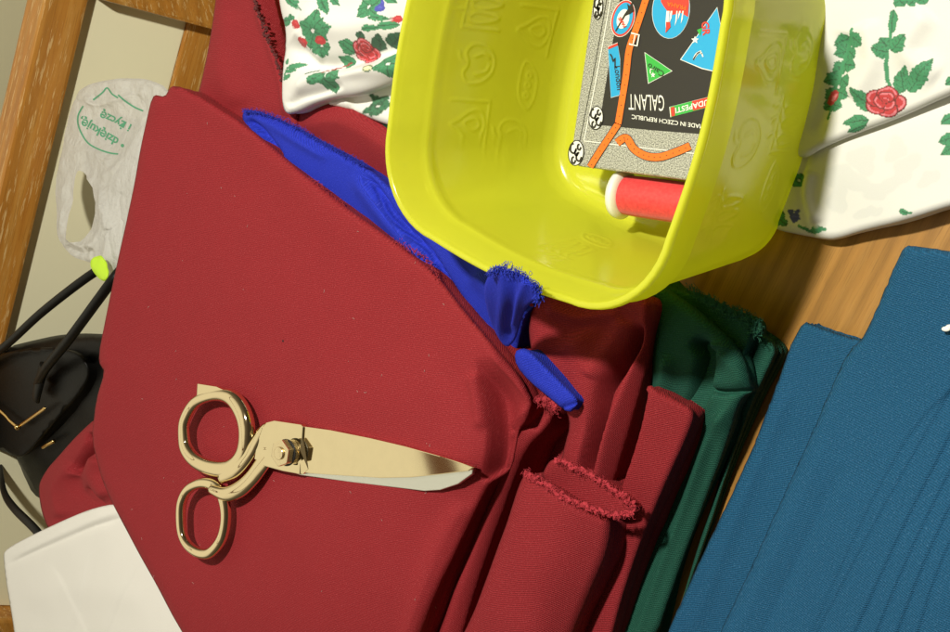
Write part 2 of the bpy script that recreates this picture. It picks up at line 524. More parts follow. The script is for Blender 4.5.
def beads(name, pts, z, mat, parent, step=4.5, size=.0022, seed=1, fib=3):
    """lumpy tufts of an overlocked edge"""
    rr = random.Random(seed); path = densify(catmull(pts, 10), step)
    bm = bmesh.new()
    L = len(path) // 2 + 1
    path = catmull(pts, 24); acc = 0; last = path[0]; zz = z
    for i, q in enumerate(path):
        if i and np.hypot(*(q - last)) < step: continue
        last = q; tt = i / len(path)
        zi = np.interp(tt, np.linspace(0, 1, len(zz)), zz)
        for _ in range(2):
            p = W(q[0] + rr.uniform(-2, 2), q[1] + rr.uniform(-2, 2), zi)
            m = Matrix.Translation(Vector(p)) @ Matrix.Rotation(rr.uniform(0, 3), 4, 'Z') @ Matrix.Rotation(rr.uniform(-.5, .5), 4, 'X') @ Matrix.Diagonal((size * rr.uniform(.7, 1.5), size * rr.uniform(.5, .9), size * rr.uniform(.5, .9), 1))
            bmesh.ops.create_icosphere(bm, subdivisions=3, radius=1, matrix=m)
    for v in bm.verts:
        v.co += Vector([noise.noise(v.co * 700 + Vector((k * 7, 0, 0))) for k in range(3)]) * size * .6
    for i in range(int(len(path) * fib)):      # loose fibres standing out of the tufts
        q = path[rr.randrange(len(path))]; tt = 0.5
        k = int(np.argmin(np.hypot(*(path - q).T))); zi = np.interp(k / len(path), np.linspace(0, 1, len(zz)), zz)
        p = W(q[0], q[1], zi) + np.array([rr.gauss(0, size * .6) for _ in range(3)])
        d = np.array([rr.gauss(0, 1), rr.gauss(0, 1), rr.uniform(0, 1)]); d /= np.linalg.norm(d); e_ = np.cross(d, (0, 0, 1)); L_ = size * rr.uniform(.8, 1.9)
        sweep(bm, [p + d * L_ * u + e_ * L_ * .5 * math.sin(3 * u) for u in (0, .25, .5, .75, 1)], [.00012] * 5, 4)
    return bmobj(name, bm, mat, parent)


# ================================================================== TABLE
pA = W(236, -10, 0); pB = W(26, 632, 0); td = (pB - pA) / np.linalg.norm(pB - pA); tn = np.array([-td[1], td[0], 0])
if tn[0] < 0: tn = -tn
table_rot = math.atan2(td[1], td[0])
M['table'] = mk_wood('table_veneer', (.30, .145, .030), (.39, .19, .040), (.48, .25, .062), table_rot + R(-9) if False else -(table_rot + R(0)), 1.6)
e0 = pA - td * .25
tab = empty('table', tuple(e0 + tn * .4 + td * .5 + np.array([0, 0, -.75])), 'brown wood veneer table with visible straight grain under the folded fabrics', 'table')
bm = bmesh.new()
prism(bm, [e0, e0 + td * 1.35, e0 + td * 1.35 + tn * .85, e0 + tn * .85], (0, 0, -.028), .003)
bmobj('tabletop', bm, M['table'], tab, smooth=False)
for a in (.05, 1.25):
    for b in (.05, .75):
        bm = bmesh.new(); q = e0 + td * a + tn * b + np.array([0, 0, -.0285])
        prism(bm, [q, q + td * .05, q + td * .05 + tn * .05, q + tn * .05], (0, 0, -.7215), .003)
        bmobj('leg', bm, M['table'], tab, smooth=False)

# ================================================================== FLOOR + chair + cabinet
bm = bmesh.new()
for x, y in ((-5, -4), (3, -4), (3, 4), (-5, 4)): bm.verts.new((x, y, -.75))
bm.faces.new(bm.verts[:])
tag(bmobj('floor', bm, simple('floor_lino', (.42, .38, .22), .5, var=.08, varsc=4), None, False), kind='structure')

M['chairwood'] = mk_wood('worn_varnished_wood', (.42, .165, .024), (.50, .22, .036), (.58, .31, .075), (0, 0, 0), 1.2, .3, worn=(.72, .50, .22))
M['chairpanel'] = simple('cream_panel', (.90, .86, .60), .45, var=.03, varsc=8)
# back plane: through two points of the top rail, vertical
rz = -.05
r0 = W(49, -50, rz); r1 = W(-43, 345, rz)
cd = (r1 - r0) / np.linalg.norm(r1 - r0); cn = np.array([-cd[1], cd[0], 0]); cn = cn if cn[0] > 0 else -cn
ZZ = np.array([0, 0, 1.])
def onchair(px, py, off=0.):
    d = ray(px, py); o = r0 + cn * off; t = ((o - CAM) @ cn) / (d @ cn); q = CAM + d * t
    return q
def board(bm, pts, th, bev=.003):
    prism(bm, pts, -cn * th, bev)
rotc = -math.atan2(cd[1], cd[0])
M['chairwood'].node_tree.nodes  # grain along the rail
for nd in M['chairwood'].node_tree.nodes:
    if nd.bl_idname == 'ShaderNodeMapping' and not nd.inputs['Vector'].links[0].from_node.bl_idname == 'ShaderNodeMapping':
        nd.inputs['Rotation'].default_value = (0, 0, rotc)
ch = empty('chair', tuple(r0 + cd * .1 - ZZ * .70), 'worn varnished wooden chair with cream back panel beyond the table edge', 'chair')
hr = .040
w_tot = .80
def cp(a, h, off=0.): return r0 + cd * a + ZZ * h * .94 - cn * h * .34 + cn * off      # the back reclines
bm = bmesh.new(); board(bm, [cp(-.0, 0, .014), cp(w_tot, 0, .014), cp(w_tot, -hr, .014), cp(-.0, -hr, .014)], .034, .004)
bmobj('top_rail', bm, M['chairwood'], ch, False)
M['chairwoodv'] = M['chairwood'].copy()
for nd in M['chairwoodv'].node_tree.nodes:
    if nd.bl_idname == 'ShaderNodeMapping' and not nd.inputs['Vector'].links[0].from_node.bl_idname == 'ShaderNodeMapping':
        nd.inputs['Rotation'].default_value = (0, math.pi / 2, rotc)
# stile: upper one crosses the picture's top border
sa = (onchair(110, 0, .03) - r0) @ cd
for a0, a1 in ((sa - .075, sa), (w_tot - .06, w_tot)):
    bm = bmesh.new(); board(bm, [cp(a0, -hr - .0005, .030), cp(a1, -hr - .0005, .030), cp(a1, -.30, .030), cp(a0, -.30, .030)], .045, .004)
    bmobj('stile', bm, M['chairwoodv'], ch, False)
    q0, q1 = cp(a0, -.3005, .030), cp(a1, -.3005, .030); bm = bmesh.new(); prism(bm, [q0, q1, q1 + ZZ * (-.749 - q1[2]), q0 + ZZ * (-.749 - q0[2])], -cn * .045, .003); bmobj('leg', bm, M['chairwoodv'], ch, False)
ph = .108
bm = bmesh.new(); board(bm, [cp(sa - .001, -hr - .0005, .0), cp(w_tot - .061, -hr - .0005, .0), cp(w_tot - .061, -hr - ph, .0), cp(sa - .001, -hr - ph, .0)], .01, .001)
bmobj('back_panel', bm, M['chairpanel'], ch, False)
bm = bmesh.new(); board(bm, [cp(sa + .0005, -hr - ph - .0005, .004), cp(w_tot - .0605, -hr - ph - .0005, .004), cp(w_tot - .0605, -hr - ph - .10, .004), cp(sa + .0005, -hr - ph - .10, .004)], .02, .002)
bmobj('bottom_rail', bm, M['chairwood'], ch, False)
sz = -.34
bm = bmesh.new(); prism(bm, [cp(0, sz - rz, .031), cp(w_tot, sz - rz, .031), cp(w_tot, sz - rz, .34), cp(0, sz - rz, .34)], (0, 0, -.03), .005)
bmobj('seat', bm, M['chairpanel'], ch, False)
for a in (.0, w_tot - .05):
    q = [cp(a, sz - rz, .29), cp(a + .045, sz - rz, .29), cp(a + .045, sz - rz, .335), cp(a, sz - rz, .335)]
    q = [x - ZZ * .0305 for x in q]; bm = bmesh.new(); prism(bm, q, (0, 0, -.749 - q[0][2]), .003)
    bmobj('leg', bm, M['chairwoodv'], ch, False)
# cabinet far behind: cream door beside a brown post
cbx = r0 - cn * .45
def cb(a, h, o=0.): return cbx + cd * a + ZZ * h + cn * o
def oncab(px, py):
    d = ray(px, py); t = ((cbx - CAM) @ cn) / (d @ cn); return CAM + d * t
ca = (oncab(5, 122) - cbx) @ cd
cab = empty('cabinet', tuple(cbx - ZZ * .7), 'cream cabinet with brown wooden edge behind the chair back', 'cabinet')
bm = bmesh.new(); prism(bm, [cb(-.6, .1), cb(ca, .1), cb(ca, -.699), cb(-.6, -.699)], -cn * .3, .003)
bmobj('door', bm, M['chairpanel'], cab, False)
bm = bmesh.new(); prism(bm, [cb(ca + .0005, .1, .01), cb(ca + .10, .1, .01), cb(ca + .10, -.699, .01), cb(ca + .0005, -.699, .01)], -cn * .31, .003)
bmobj('post', bm, M['chairwoodv'], cab, False)
bm = bmesh.new(); prism(bm, [cb(ca + .1005, .1), cb(ca + 1.0, .1), cb(ca + 1.0, -.699), cb(ca + .1005, -.699)], -cn * .3, .003)
bmobj('door', bm, simple('pale_green_panel', (.56, .56, .36), .45), cab, False)

# ================================================================== HANDBAG
hb = empty('handbag', tuple(W(60, 400, -.31)), 'black leather handbag with gold trim and two tube handles', 'handbag')
cloth('body', [(-60, 372), (-10, 352), (30, 341), (62, 334), (100, 333), (128, 340), (142, 400), (120, 450), (70, 500), (36, 502), (22, 470), (2, 445), (-60, 430)],
      [(0, 360, -.09), (120, 345, -.075), (50, 470, -.13), (0, 440, -.11), (110, 440, -.115)], M['leather'], hb, base=-.305, r=.02, spacing=6, layers=1, lay=.004, noise_a=.0012, noise_s=12)
cloth('flap', [(-60, 385), (0, 352), (50, 346), (80, 352), (92, 372), (80, 394), (52, 425), (30, 452), (18, 460), (0, 448), (-60, 440)],
      [(0, 370, -.083), (80, 360, -.072), (25, 445, -.104), (0, 430, -.1)], M['leather'], hb, base=-.115, r=.003, spacing=6, layers=1, lay=.001, noise_a=.0006, noise_s=14, smooth_it=2)
def tubepx(name, pts, rad, mat, parent, n=8, sides=12, flat=1.):
    P = catmull([W(*p) for p in pts], n); bm = bmesh.new()
    sweep(bm, P, np.array([[rad, rad * flat]] * len(P)), sides); return bmobj(name, bm, mat, parent)
tubepx('handle', [(-30, 372, -.075), (5, 346, -.05), (40, 314, -.035), (78, 284, -.03), (102, 268, -.035), (118, 262, -.06)], .0042, M['leather'], hb)
tubepx('handle', [(38, 384, -.075), (46, 368, -.055), (70, 338, -.035), (98, 300, -.02), (116, 276, -.02), (132, 258, -.04)], .0048, M['leather'], hb)
tubepx('strap_tab', [(36, 398, -.078), (38, 388, -.072), (44, 366, -.066)], .007, M['leather'], hb, flat=.5)
tubepx('strap', [(0, 468, -.12), (4, 492, -.10), (14, 508, -.09), (34, 528, -.08), (48, 545, -.08)], .0055, M['leather'], hb, flat=.5)
tubepx('gold_trim', [(-40, 381, -.080), (0, 411, -.088), (10, 421, -.090), (17, 427, -.0905)], .0018, M['brass'], hb, flat=.6)
tubepx('gold_trim', [(18, 427, -.0905), (28, 420, -.087), (45, 408, -.080)], .0018, M['brass'], hb, flat=.6)
bm = bmesh.new(); bmesh.ops.create_uvsphere(bm, u_segments=16, v_segments=10, radius=.0032, matrix=Matrix.Translation(Wv(17.5, 427, -.088)))
bmobj('stud', bm, M['brass'], hb)
tubepx('clasp', [(43, 447, -.112), (48, 444, -.110), (54, 441, -.109)], .0022, M['brass'], hb)

# neon tag round the handle
nt = cloth('tag', [(90, 259), (102, 254), (106, 262), (111, 277), (103, 283), (92, 271)], [(95, 262, -.022), (105, 276, -.014)], M['neon'], None, base=None, r=.002, spacing=3, noise_a=.0008, noise_s=60)
tag(nt, 'neon yellow-green tag at the foot of the white plastic bag beside the black handles', 'tag')

# ================================================================== PLASTIC BAG
BC = [(80, 90, -.075), (160, 90, -.045), (60, 200, -.07), (110, 180, -.045), (140, 200, -.02), (70, 250, -.055), (105, 265, -.035), (120, 130, -.06)]
pb = empty('plastic_bag', tuple(W(100, 180, -.15)), 'crumpled white plastic carrier bag with green lettering hanging over the chair', 'plastic bag')
_rb = random.Random(5); BAGC = []
for _i in range(34):
    _x, _y, _a = _rb.uniform(62, 160), _rb.uniform(84, 268), _rb.uniform(0, 3.14); _l = _rb.uniform(8, 24)
    BAGC.append(([(_x, _y), (_x + _l * .5 * math.cos(_a) + 1.5, _y + _l * .5 * math.sin(_a)), (_x + _l * math.cos(_a), _y + _l * math.sin(_a))], _rb.choice((-1, 1)) * _rb.uniform(.0008, .0022), _rb.uniform(1.5, 3.5), 'c'))
cloth('bag_sheet', [(76, 90), (96, 82), (125, 78), (150, 79), (172, 90), (175, 130), (150, 240), (118, 282), (104, 274), (92, 262), (72, 258), (58, 240), (56, 205), (55, 175), (62, 150), (66, 120)],
      BC, M['bag'], pb, base=None, r=.004, spacing=3., noise_a=.0016, noise_s=26, hole=[(76, 172), (84, 170), (92, 185), (95, 205), (92, 228), (84, 240), (70, 244), (66, 232), (72, 205)],
      folds=[([(84, 95), (100, 105), (150, 90)], .003, 3, 'c'), ([(98, 178), (103, 205), (98, 240), (85, 255)], .004, 3, 'c'), ([(64, 180), (62, 210), (62, 240)], .004, 3, 'c'),
             ([(100, 180), (118, 165), (140, 140)], .003, 3, 'c'), ([(110, 190), (120, 225), (112, 262)], -.004, 4, 'c'), ([(104, 200), (108, 235), (104, 265)], .004, 3, 'c'),
             ([(66, 236), (80, 246), (96, 244)], .004, 2.5, 'c'), ([(64, 246), (80, 253), (96, 250)], -.004, 2.5, 'c'), ([(122, 84), (140, 100), (150, 120)], -.002, 3, 'c'), ([(70, 160), (90, 150), (110, 165)], .002, 4, 'c')] + BAGC)
cloth('bag_gusset', [(128, 150), (146, 118), (175, 100), (178, 150), (150, 245), (122, 270), (112, 262), (106, 232), (106, 190)],
      [(120, 200, -.034), (150, 130, -.03), (115, 255, -.028), (145, 200, -.012)], M['bag'], pb, base=None, r=.004, spacing=3.5, noise_a=.001, noise_s=25, seed=5,
      folds=[([(112, 195), (125, 160), (150, 118)], .003, 3, 'c'), ([(118, 190), (122, 225), (118, 258)], -.003, 4, 'c')])
FONT = bpy.data.curves.new('tmpfont', 'FONT')
def textmesh(body, size=1., bold=0., space=1.):
    c = bpy.data.curves.new('txt', 'FONT'); c.body = body; c.size = size; c.offset = bold; c.resolution_u = 3; c.space_character = space
    o = bpy.data.objects.new('txt', c); col.objects.link(o)
    dg = bpy.context.evaluated_depsgraph_get(); dg.update()
    me = bpy.data.meshes.new_from_object(o.evaluated_get(dg)); bpy.data.objects.remove(o)
    v = np.array([tuple(a.co)[:2] for a in me.vertices]); f = [tuple(p.vertices) for p in me.polygons]
    return v, f
def text_on(name, body, org, ux, uy, size, fn, mat, parent, bold=0., space=1., xs=1.):
    """org px, ux/uy: px directions of text right / up; size px; fn maps px->world"""
    v, f = textmesh(body, 1., bold, space)
    ux = np.array(ux, float); uy = np.array(uy, float); ux /= np.hypot(*ux); uy /= np.hypot(*uy)
    q = [np.array(org) + ux * a[0] * size * xs + uy * a[1] * size for a in v]
    return link(name, pymesh(name, [fn(*p) for p in q], f), mat, parent, False)
from mathutils.bvhtree import BVHTree
_me = [o for o in pb.children if o.name.startswith('bag_sheet')][0].data
bagtree = BVHTree.FromPolygons([v.co for v in _me.vertices], [tuple(p.vertices) for p in _me.polygons])
def bagpt(px, py):
    d = Vector(ray(px, py)).normalized(); h = bagtree.ray_cast(Vector(CAM), d)
    return np.array((h[0] if h[0] is not None else Wv(px, py, -.05)) - d * .0007)
text_on('lettering', '• dziękuję,', (126, 143), (-36, -21), (-6, 12), 12, bagpt, M['bagprint'], pb, bold=.022)
text_on('lettering', 'i życzę', (132, 125), (-36, -17), (-6, 12), 11.5, bagpt, M['bagprint'], pb, bold=.022)
def flatline(name, pts, w, fn, mat, parent, n=8, closed=False):
    c = catmull(pts, n, closed); t = np.gradient(c, axis=0); nn = np.stack([-t[:, 1], t[:, 0]], 1); nn /= np.hypot(*nn.T)[:, None]
    ww = w if np.ndim(w) else np.full(len(c), w)
    a = c + nn * np.asarray(ww)[:, None] / 2; b = c - nn * np.asarray(ww)[:, None] / 2
    v = [fn(*p) for p in a] + [fn(*p) for p in b]; k = len(c)
    f = [(i, i + 1, k + i + 1, k + i) for i in range(k - 1)]
    if closed: f.append((k - 1, 0, k, 2 * k - 1))
    return link(name, pymesh(name, v, f), mat, parent, False)
flatline('printed_outline', [(93, 100), (102, 93), (107, 88), (112, 94), (118, 98)], 1.5, bagpt, M['bagprint'], pb)
flatline('printed_outline', [(118, 95), (125, 101), (134, 107), (143, 111)], 1.6, bagpt, M['bagprint'], pb)
flatline('printed_outline', [(83, 106), (78, 116), (79, 128), (87, 142), (98, 149), (110, 153), (118, 154)], 1.5, bagpt, M['bagprint'], pb)

# ================================================================== FABRICS
G1 = -(table_rot)      # weave direction
# --- burgundy cloth hanging over the far corner
c = cloth('folded_fabric', [(38, 492), (42, 476), (60, 455), (80, 432), (98, 415), (130, 430), (150, 520), (130, 540), (60, 540), (48, 530)],
      [(45, 490, -.004), (60, 530, .010), (95, 425, .022), (110, 500, .024), (75, 455, .014)], M['red'], None, base=-.035, r=.008, spacing=3., grain=.4, noise_a=.0008, seed=2,
      folds=[([(92, 432), (90, 448), (82, 462), (76, 474)], -.02, 3.5, 'g'), ([(76, 474), (80, 492), (100, 508)], -.004, 6, 'g'), ([(100, 455), (96, 475), (110, 500)], .008, 10, 'g'), ([(70, 460), (58, 490), (62, 520)], .006, 12, 'g'), ([(86, 487), (98, 500), (104, 512)], -.006, 3, 'c')])
tag(c, 'small bulging burgundy fabric fold sticking out between the black handbag and cream cloth', 'fabric')

# --- cream cloth
c = cloth('folded_fabric', [(2, 558), (5, 549), (30, 536), (60, 522), (90, 509), (122, 502), (175, 520), (230, 640), (180, 668), (20, 668), (12, 620)],
      [(5, 552, .006), (20, 660, .010), (120, 505, .030), (200, 640, .034), (60, 580, .022)], M['white'], None, base=-.012, r=.0025, spacing=3.2, grain=.5, noise_a=.0006, noise_s=9, seed=3, layers=2,
      folds=[([(4, 566), (40, 549), (75, 534), (95, 526), (130, 515)], -.0022, 2.2, 'c'), ([(8, 560), (50, 540), (90, 522), (125, 509)], .0015, 4, 'g'), ([(48, 560), (66, 590), (92, 650)], -.0007, 16, 's'), ([(98, 526), (86, 570), (70, 640)], -.0008, 22, 's'), ([(150, 545), (120, 600), (100, 650)], -.0006, 18, 's'), ([(20, 600), (80, 590), (150, 600)], .0006, 14, 'g')])
tag(c, 'plain cream white cloth with a hemmed edge lying under the burgundy fabric', 'fabric')

# --- upper burgundy, with overlocked seam
c = cloth('folded_fabric', [(218, -30), (212, 30), (204, 70), (194, 112), (235, 150), (300, 150), (300, 90), (289, 80), (278, 40), (262, -30)],
      [(215, 20, .052), (270, 60, .064), (210, 100, .05), (280, 120, .060), (240, -20, .06)], M['red'], None, base=.001, r=.007, spacing=3.5, grain=1.1, seed=4,
      folds=[([(255, -20), (262, 15), (272, 45), (284, 85), (288, 110)], .006, 4, 'gO'), ([(262, -20), (270, 15), (281, 50), (290, 85)], -.008, 5, 'gO'), ([(225, 10), (222, 60), (240, 110)], .003, 14, 'g')])
top_red = tag(c, 'burgundy fabric with a dark overlocked seam beside the left floral cloth', 'fabric')
s_ = beads('overlocked_seam', [(252, -5), (259, 14), (267, 36), (276, 60), (284, 84)], [.066, .070, .071, .070], M['serge'], c, step=2.2, size=.0011, seed=3, fib=.8)

# bulging burgundy roll behind blue strip
c = cloth('folded_fabric', [(262, 122), (290, 112), (318, 100), (345, 100), (372, 112), (392, 124), (430, 145), (440, 240), (420, 245), (372, 190), (320, 155)],
      [(290, 118, .058), (340, 118, .066), (390, 150, .060), (420, 220, .05), (340, 150, .058), (380, 185, .052)], M['red'], None, base=.001, r=.01, spacing=3.5, grain=.3, seed=6,
      folds=[([(300, 125), (345, 120), (390, 150), (420, 200)], .004, 16, 'g')])
tag(c, 'rounded burgundy fabric roll between the blue strip and the left floral cloth', 'fabric')

# small dark green cloth peeping under the floral
c = cloth('folded_fabric', [(360, 112), (372, 104), (400, 100), (430, 110), (430, 150), (400, 140), (380, 124)], [(380, 112, .066), (410, 130, .064)], M['green'], None, base=.02, r=.005, spacing=3.5, seed=8)
tag(c, 'bit of bottle green fabric between floral cloth, burgundy roll and yellow container', 'fabric')

# --- green pile on the right
gp = empty('folded_fabric', tuple(W(700, 450, 0)), 'bottle green folded fabric pile on the bare table between burgundy and petrol blue fabrics', 'fabric')
cloth('outer_layer', [(700, 310), (745, 322), (779, 345), (770, 368), (752, 404), (728, 470), (706, 540), (684, 600), (664, 660), (560, 660), (640, 400)],
      [(770, 350, .022), (745, 410, .018), (680, 600, .010), (650, 450, .010)], M['green'], gp, base=.0006, r=.004, spacing=4, grain=.9, seed=9, layers=3,
      folds=[([(742, 330), (746, 350), (736, 385), (722, 420)], -.014, 4, 'g'), ([(700, 560), (676, 632), (668, 660)], .003, 5, 'go'), ([(735, 405), (712, 470), (682, 560), (655, 660)], -.012, 8, 'go')])
cloth('frayed_layer', [(640, 280), (690, 292), (722, 309), (748, 316), (757, 330), (744, 360), (735, 392), (700, 420), (640, 400)],
      [(735, 318, .034), (740, 380, .030), (660, 300, .036)], M['green'], gp, base=.012, r=.004, spacing=3.5, grain=.9, seed=10, layers=3)
fringe('frayed_edge', [(690, 291), (712, 304), (727, 311), (744, 316), (755, 326), (756, 334)], [.037, .037, .035, .033], M['greenthread'], gp, n=380, length=.005, rad=.0003, out=(.6, -1), spread=.0014, seed=4)
cloth('top_fold', [(640, 255), (655, 282), (690, 305), (722, 330), (744, 352), (754, 390), (742, 398), (730, 440), (706, 500), (680, 570), (650, 660), (590, 660), (618, 560), (640, 470), (652, 400), (650, 330)],
      [(660, 290, .048), (700, 330, .046), (752, 385, .036), (735, 400, .034), (700, 480, .024), (650, 620, .020), (640, 500, .018), (665, 380, .040), (660, 440, .024)], M['green'], gp, base=.010, r=.008, spacing=3.2, grain=.9, seed=11, layers=2,
      folds=[([(690, 340), (705, 352), (704, 372), (697, 400), (682, 440), (655, 500), (620, 590)], -.022, 6, 'go'),
             ([(668, 352), (662, 380), (655, 410), (640, 450), (600, 560)], .007, 9, 'go'),
             ([(702, 388), (722, 392), (752, 390)], -.008, 2.2, 'co'), ([(716, 350), (735, 366), (746, 384)], .003, 8, 'g'),
             ([(735, 402), (712, 440), (690, 500), (660, 580), (640, 640)], .006, 7, 'go'),
             ([(718, 420), (704, 470), (672, 550), (640, 640)], -.003, 6, 'go'), ([(700, 350), (720, 345), (740, 350)], .004, 4, 'g')])

# --- burgundy centre right pile
cp_ = empty('folded_fabric', tuple(W(620, 400, 0)), 'burgundy fabric pile with soft ridges directly below the yellow container corner', 'fabric')
cloth('back_fold', [(500, 260), (560, 285), (610, 290), (645, 294), (656, 303), (655, 345), (646, 380), (632, 430), (610, 500), (590, 560), (545, 560), (556, 490), (563, 450), (572, 420), (556, 395), (534, 362), (528, 335), (530, 310), (515, 290)],
      [(540, 310, .060), (610, 310, .056), (648, 304, .066), (650, 350, .052), (600, 430, .055), (560, 420, .062), (580, 500, .050)], M['red2'], cp_, base=.005, r=.010, spacing=3.0, grain=1.2, seed=12,
      folds=[([(641, 322), (636, 345), (624, 366), (608, 390), (604, 415), (594, 450), (582, 500)], -.026, 4.6, 'g'),
             ([(650, 305), (648, 330), (640, 360), (628, 390), (614, 430), (602, 480)], .007, 7, 'gO'),
             ([(575, 330), (590, 370), (586, 430), (575, 480)], .006, 20, 'go'), ([(628, 318), (612, 350), (596, 380)], .004, 10, 'g'),
             ([(545, 305), (580, 318), (625, 312)], .003, 7, 'g')])
cloth('bottom_layer', [(470, 290), (640, 300), (640, 420), (610, 560), (570, 680), (430, 680), (480, 500), (500, 400)], [(550, 400, .018)], M['red2'], cp_, base=.0008, r=.008, spacing=8, grain=1.2, seed=31, layers=2, noise_a=.0015)
cloth('corner_fold', [(646, 382), (660, 391), (678, 400), (697, 411), (690, 432), (668, 480), (642, 540), (622, 600), (606, 660), (500, 660), (560, 540), (610, 480), (632, 420)],
      [(650, 386, .056), (695, 412, .050), (650, 500, .046), (610, 620, .040), (625, 560, .040), (600, 520, .045), (570, 640, .036)], M['red2'], cp_, base=.004, r=.005, spacing=3.2, grain=1.2, seed=13, layers=3,
      folds=[([(636, 395), (628, 430), (612, 480), (600, 510)], -.030, 6, 'gO'), ([(660, 395), (664, 388), (672, 396)], -.006, 2.5, 'c')])

# --- front roll with two overlocked edges
fr = empty('folded_fabric', tuple(W(540, 560, 0)), 'burgundy folded roll with two frayed overlocked ends at the bottom centre', 'fabric')
cloth('back_flap', [(548, 462), (556, 458), (580, 468), (606, 484), (630, 502), (634, 512), (612, 516), (570, 500), (540, 480)],
      [(555, 462, .066), (630, 508, .060), (560, 490, .058)], M['red2'], fr, base=.02, r=.0035, spacing=2.6, grain=1.2, seed=14, layers=2)
beads('overlocked_edge', [(556, 459), (572, 467), (590, 475), (610, 488), (628, 500), (635, 509)], [.068, .066, .064, .062], M['redthread'], fr, step=3.2, size=.0014, seed=5)
cloth('front_roll', [(524, 473), (532, 474), (550, 484), (575, 500), (600, 512), (614, 516), (613, 545), (596, 585), (576, 630), (560, 680), (440, 680), (470, 620), (490, 570), (508, 520)],
      [(525, 476, .070), (560, 495, .076), (612, 520, .066), (600, 580, .062), (570, 640, .058), (460, 650, .062), (495, 560, .070), (545, 560, .076), (530, 640, .072)], M['red2'], fr, base=.004, r=.008, spacing=3.0, grain=1.2, seed=15, layers=2, noise_a=.0008)
beads('overlocked_edge', [(525, 474), (538, 479), (551, 488), (566, 498), (584, 506), (602, 512), (618, 515), (632, 512)], [.072, .077, .074, .066], M['redthread'], fr, step=3.2, size=.0015, seed=6)

# --- large burgundy fabric (the scissors lie on it)
BR = empty('folded_fabric', tuple(W(300, 360, 0)), 'large burgundy folded fabric with gold scissors lying on it', 'fabric')
BIGC = [(160, 100, .070), (240, 122, .074), (430, 268, .078), (100, 380, .066), (110, 460, .062), (250, 300, .076), (200, 620, .070), (300, 480, .077), (420, 400, .079),
        (470, 460, .078), (500, 360, .076), (530, 400, .066), (420, 600, .072), (300, 600, .076), (480, 480, .070)]
big = cloth('top_layer', [(172, 86), (182, 87), (204, 98), (244, 124), (300, 170), (344, 204), (395, 240), (436, 272), (462, 306), (492, 342), (520, 378), (533, 402), (526, 420), (508, 434), (500, 470),
      (484, 500), (462, 545), (440, 590), (420, 640), (405, 670), (210, 680), (178, 626), (150, 572), (118, 512), (102, 478), (92, 440), (96, 400), (104, 372), (98, 362), (99, 345), (112, 290), (130, 210), (142, 150), (152, 104), (156, 95), (166, 97)],
      BIGC, M['red'], BR, base=.030, r=.0055, spacing=3.4, grain=.9, seed=16, corner=.18, smooth_it=1, layers=3, noise_a=.0006, noise_s=9, wav=.004,
      folds=[([(475, 358), (480, 378), (486, 402), (489, 430), (488, 455), (483, 482)], -.017, 27, 's'), ([(472, 372), (478, 400), (482, 430)], .003, 6, 'g'),
             ([(492, 352), (505, 372), (520, 390), (531, 400)], .003, 4, 'g'), ([(496, 430), (508, 420), (526, 410)], .002, 5, 'g'),
             ([(300, 420), (380, 400), (450, 380)], .0015, 30, 'g'), ([(470, 500), (440, 550), (420, 610), (405, 660)], .003, 12, 'go'),
             ([(250, 140), (330, 220), (420, 290)], .001, 20, 'g')])
cloth('lower_fold', [(500, 420), (520, 400), (534, 398), (552, 402), (558, 412), (548, 430), (528, 448), (512, 490), (494, 540), (474, 600), (452, 680), (380, 680), (440, 560), (480, 470)],
      [(530, 405, .050), (510, 440, .054), (490, 500, .050), (450, 600, .048), (430, 660, .046)], M['red'], BR, base=.006, r=.008, spacing=3.0, grain=1.2, seed=17, layers=2,
      folds=[([(528, 415), (514, 440), (508, 470), (490, 520), (465, 590), (445, 650)], .006, 8, 'go'), ([(505, 440), (494, 470), (474, 510), (452, 560), (425, 640)], -.022, 6, 'gO'), ([(540, 405), (530, 430)], -.005, 5, 'g')])
fringe('frayed_edge', [(312, 180), (322, 187), (334, 198), (345, 205)], .0745, M['redthread'], BR, n=80, length=.004, rad=.00026, out=(.6, 1), spread=.0008, lift=.001, seed=7)
fringe('frayed_edge', [(392, 239), (405, 246), (420, 254), (430, 264), (437, 276), (440, 290)], .0765, M['redthread'], BR, n=110, length=.003, rad=.00028, out=(1, .6), spread=.0008, lift=.001, seed=8)
beads('frayed_edge', [(540, 400), (548, 402), (556, 410)], [.060, .058], M['redthread'], BR, step=4, size=.002, seed=9)

# lint and stray fibres on the large fabric
rr_ = random.Random(41); bm = bmesh.new()
_t = BVHTree.FromPolygons([v.co for v in big.data.vertices], [tuple(p.vertices) for p in big.data.polygons])
for k in range(60):
    x_, y_ = rr_.uniform(110, 470), rr_.uniform(110, 620)
    h_ = _t.ray_cast(Vector(CAM), Vector(ray(x_, y_)).normalized())
    if h_[0] is None: continue
    p = np.array(h_[0]) + ZZ * .0003; a_ = rr_.uniform(0, 6.3); L_ = rr_.uniform(.0004, .0022); d = np.array((math.cos(a_), math.sin(a_), 0)); e_ = np.array((-d[1], d[0], 0)) * rr_.uniform(-.5, .5)
    sweep(bm, [p + d * L_ * u + e_ * L_ * math.sin(3 * u) for u in (0, .33, .66, 1)], [.00010] * 4, 4)
bmobj('lint', bm, simple('lint_grey', (.55, .42, .38), .9), BR)['kind'] = 'stuff'
bm = bmesh.new(); h_ = _t.ray_cast(Vector(CAM), Vector(ray(283, 341)).normalized())
bmesh.ops.create_icosphere(bm, subdivisions=2, radius=.0009, matrix=Matrix.Translation(h_[0]) @ Matrix.Diagonal((1.2, .8, .25, 1)))
bmobj('speck', bm, simple('dark_speck', (.03, .008, .01), .9), BR)
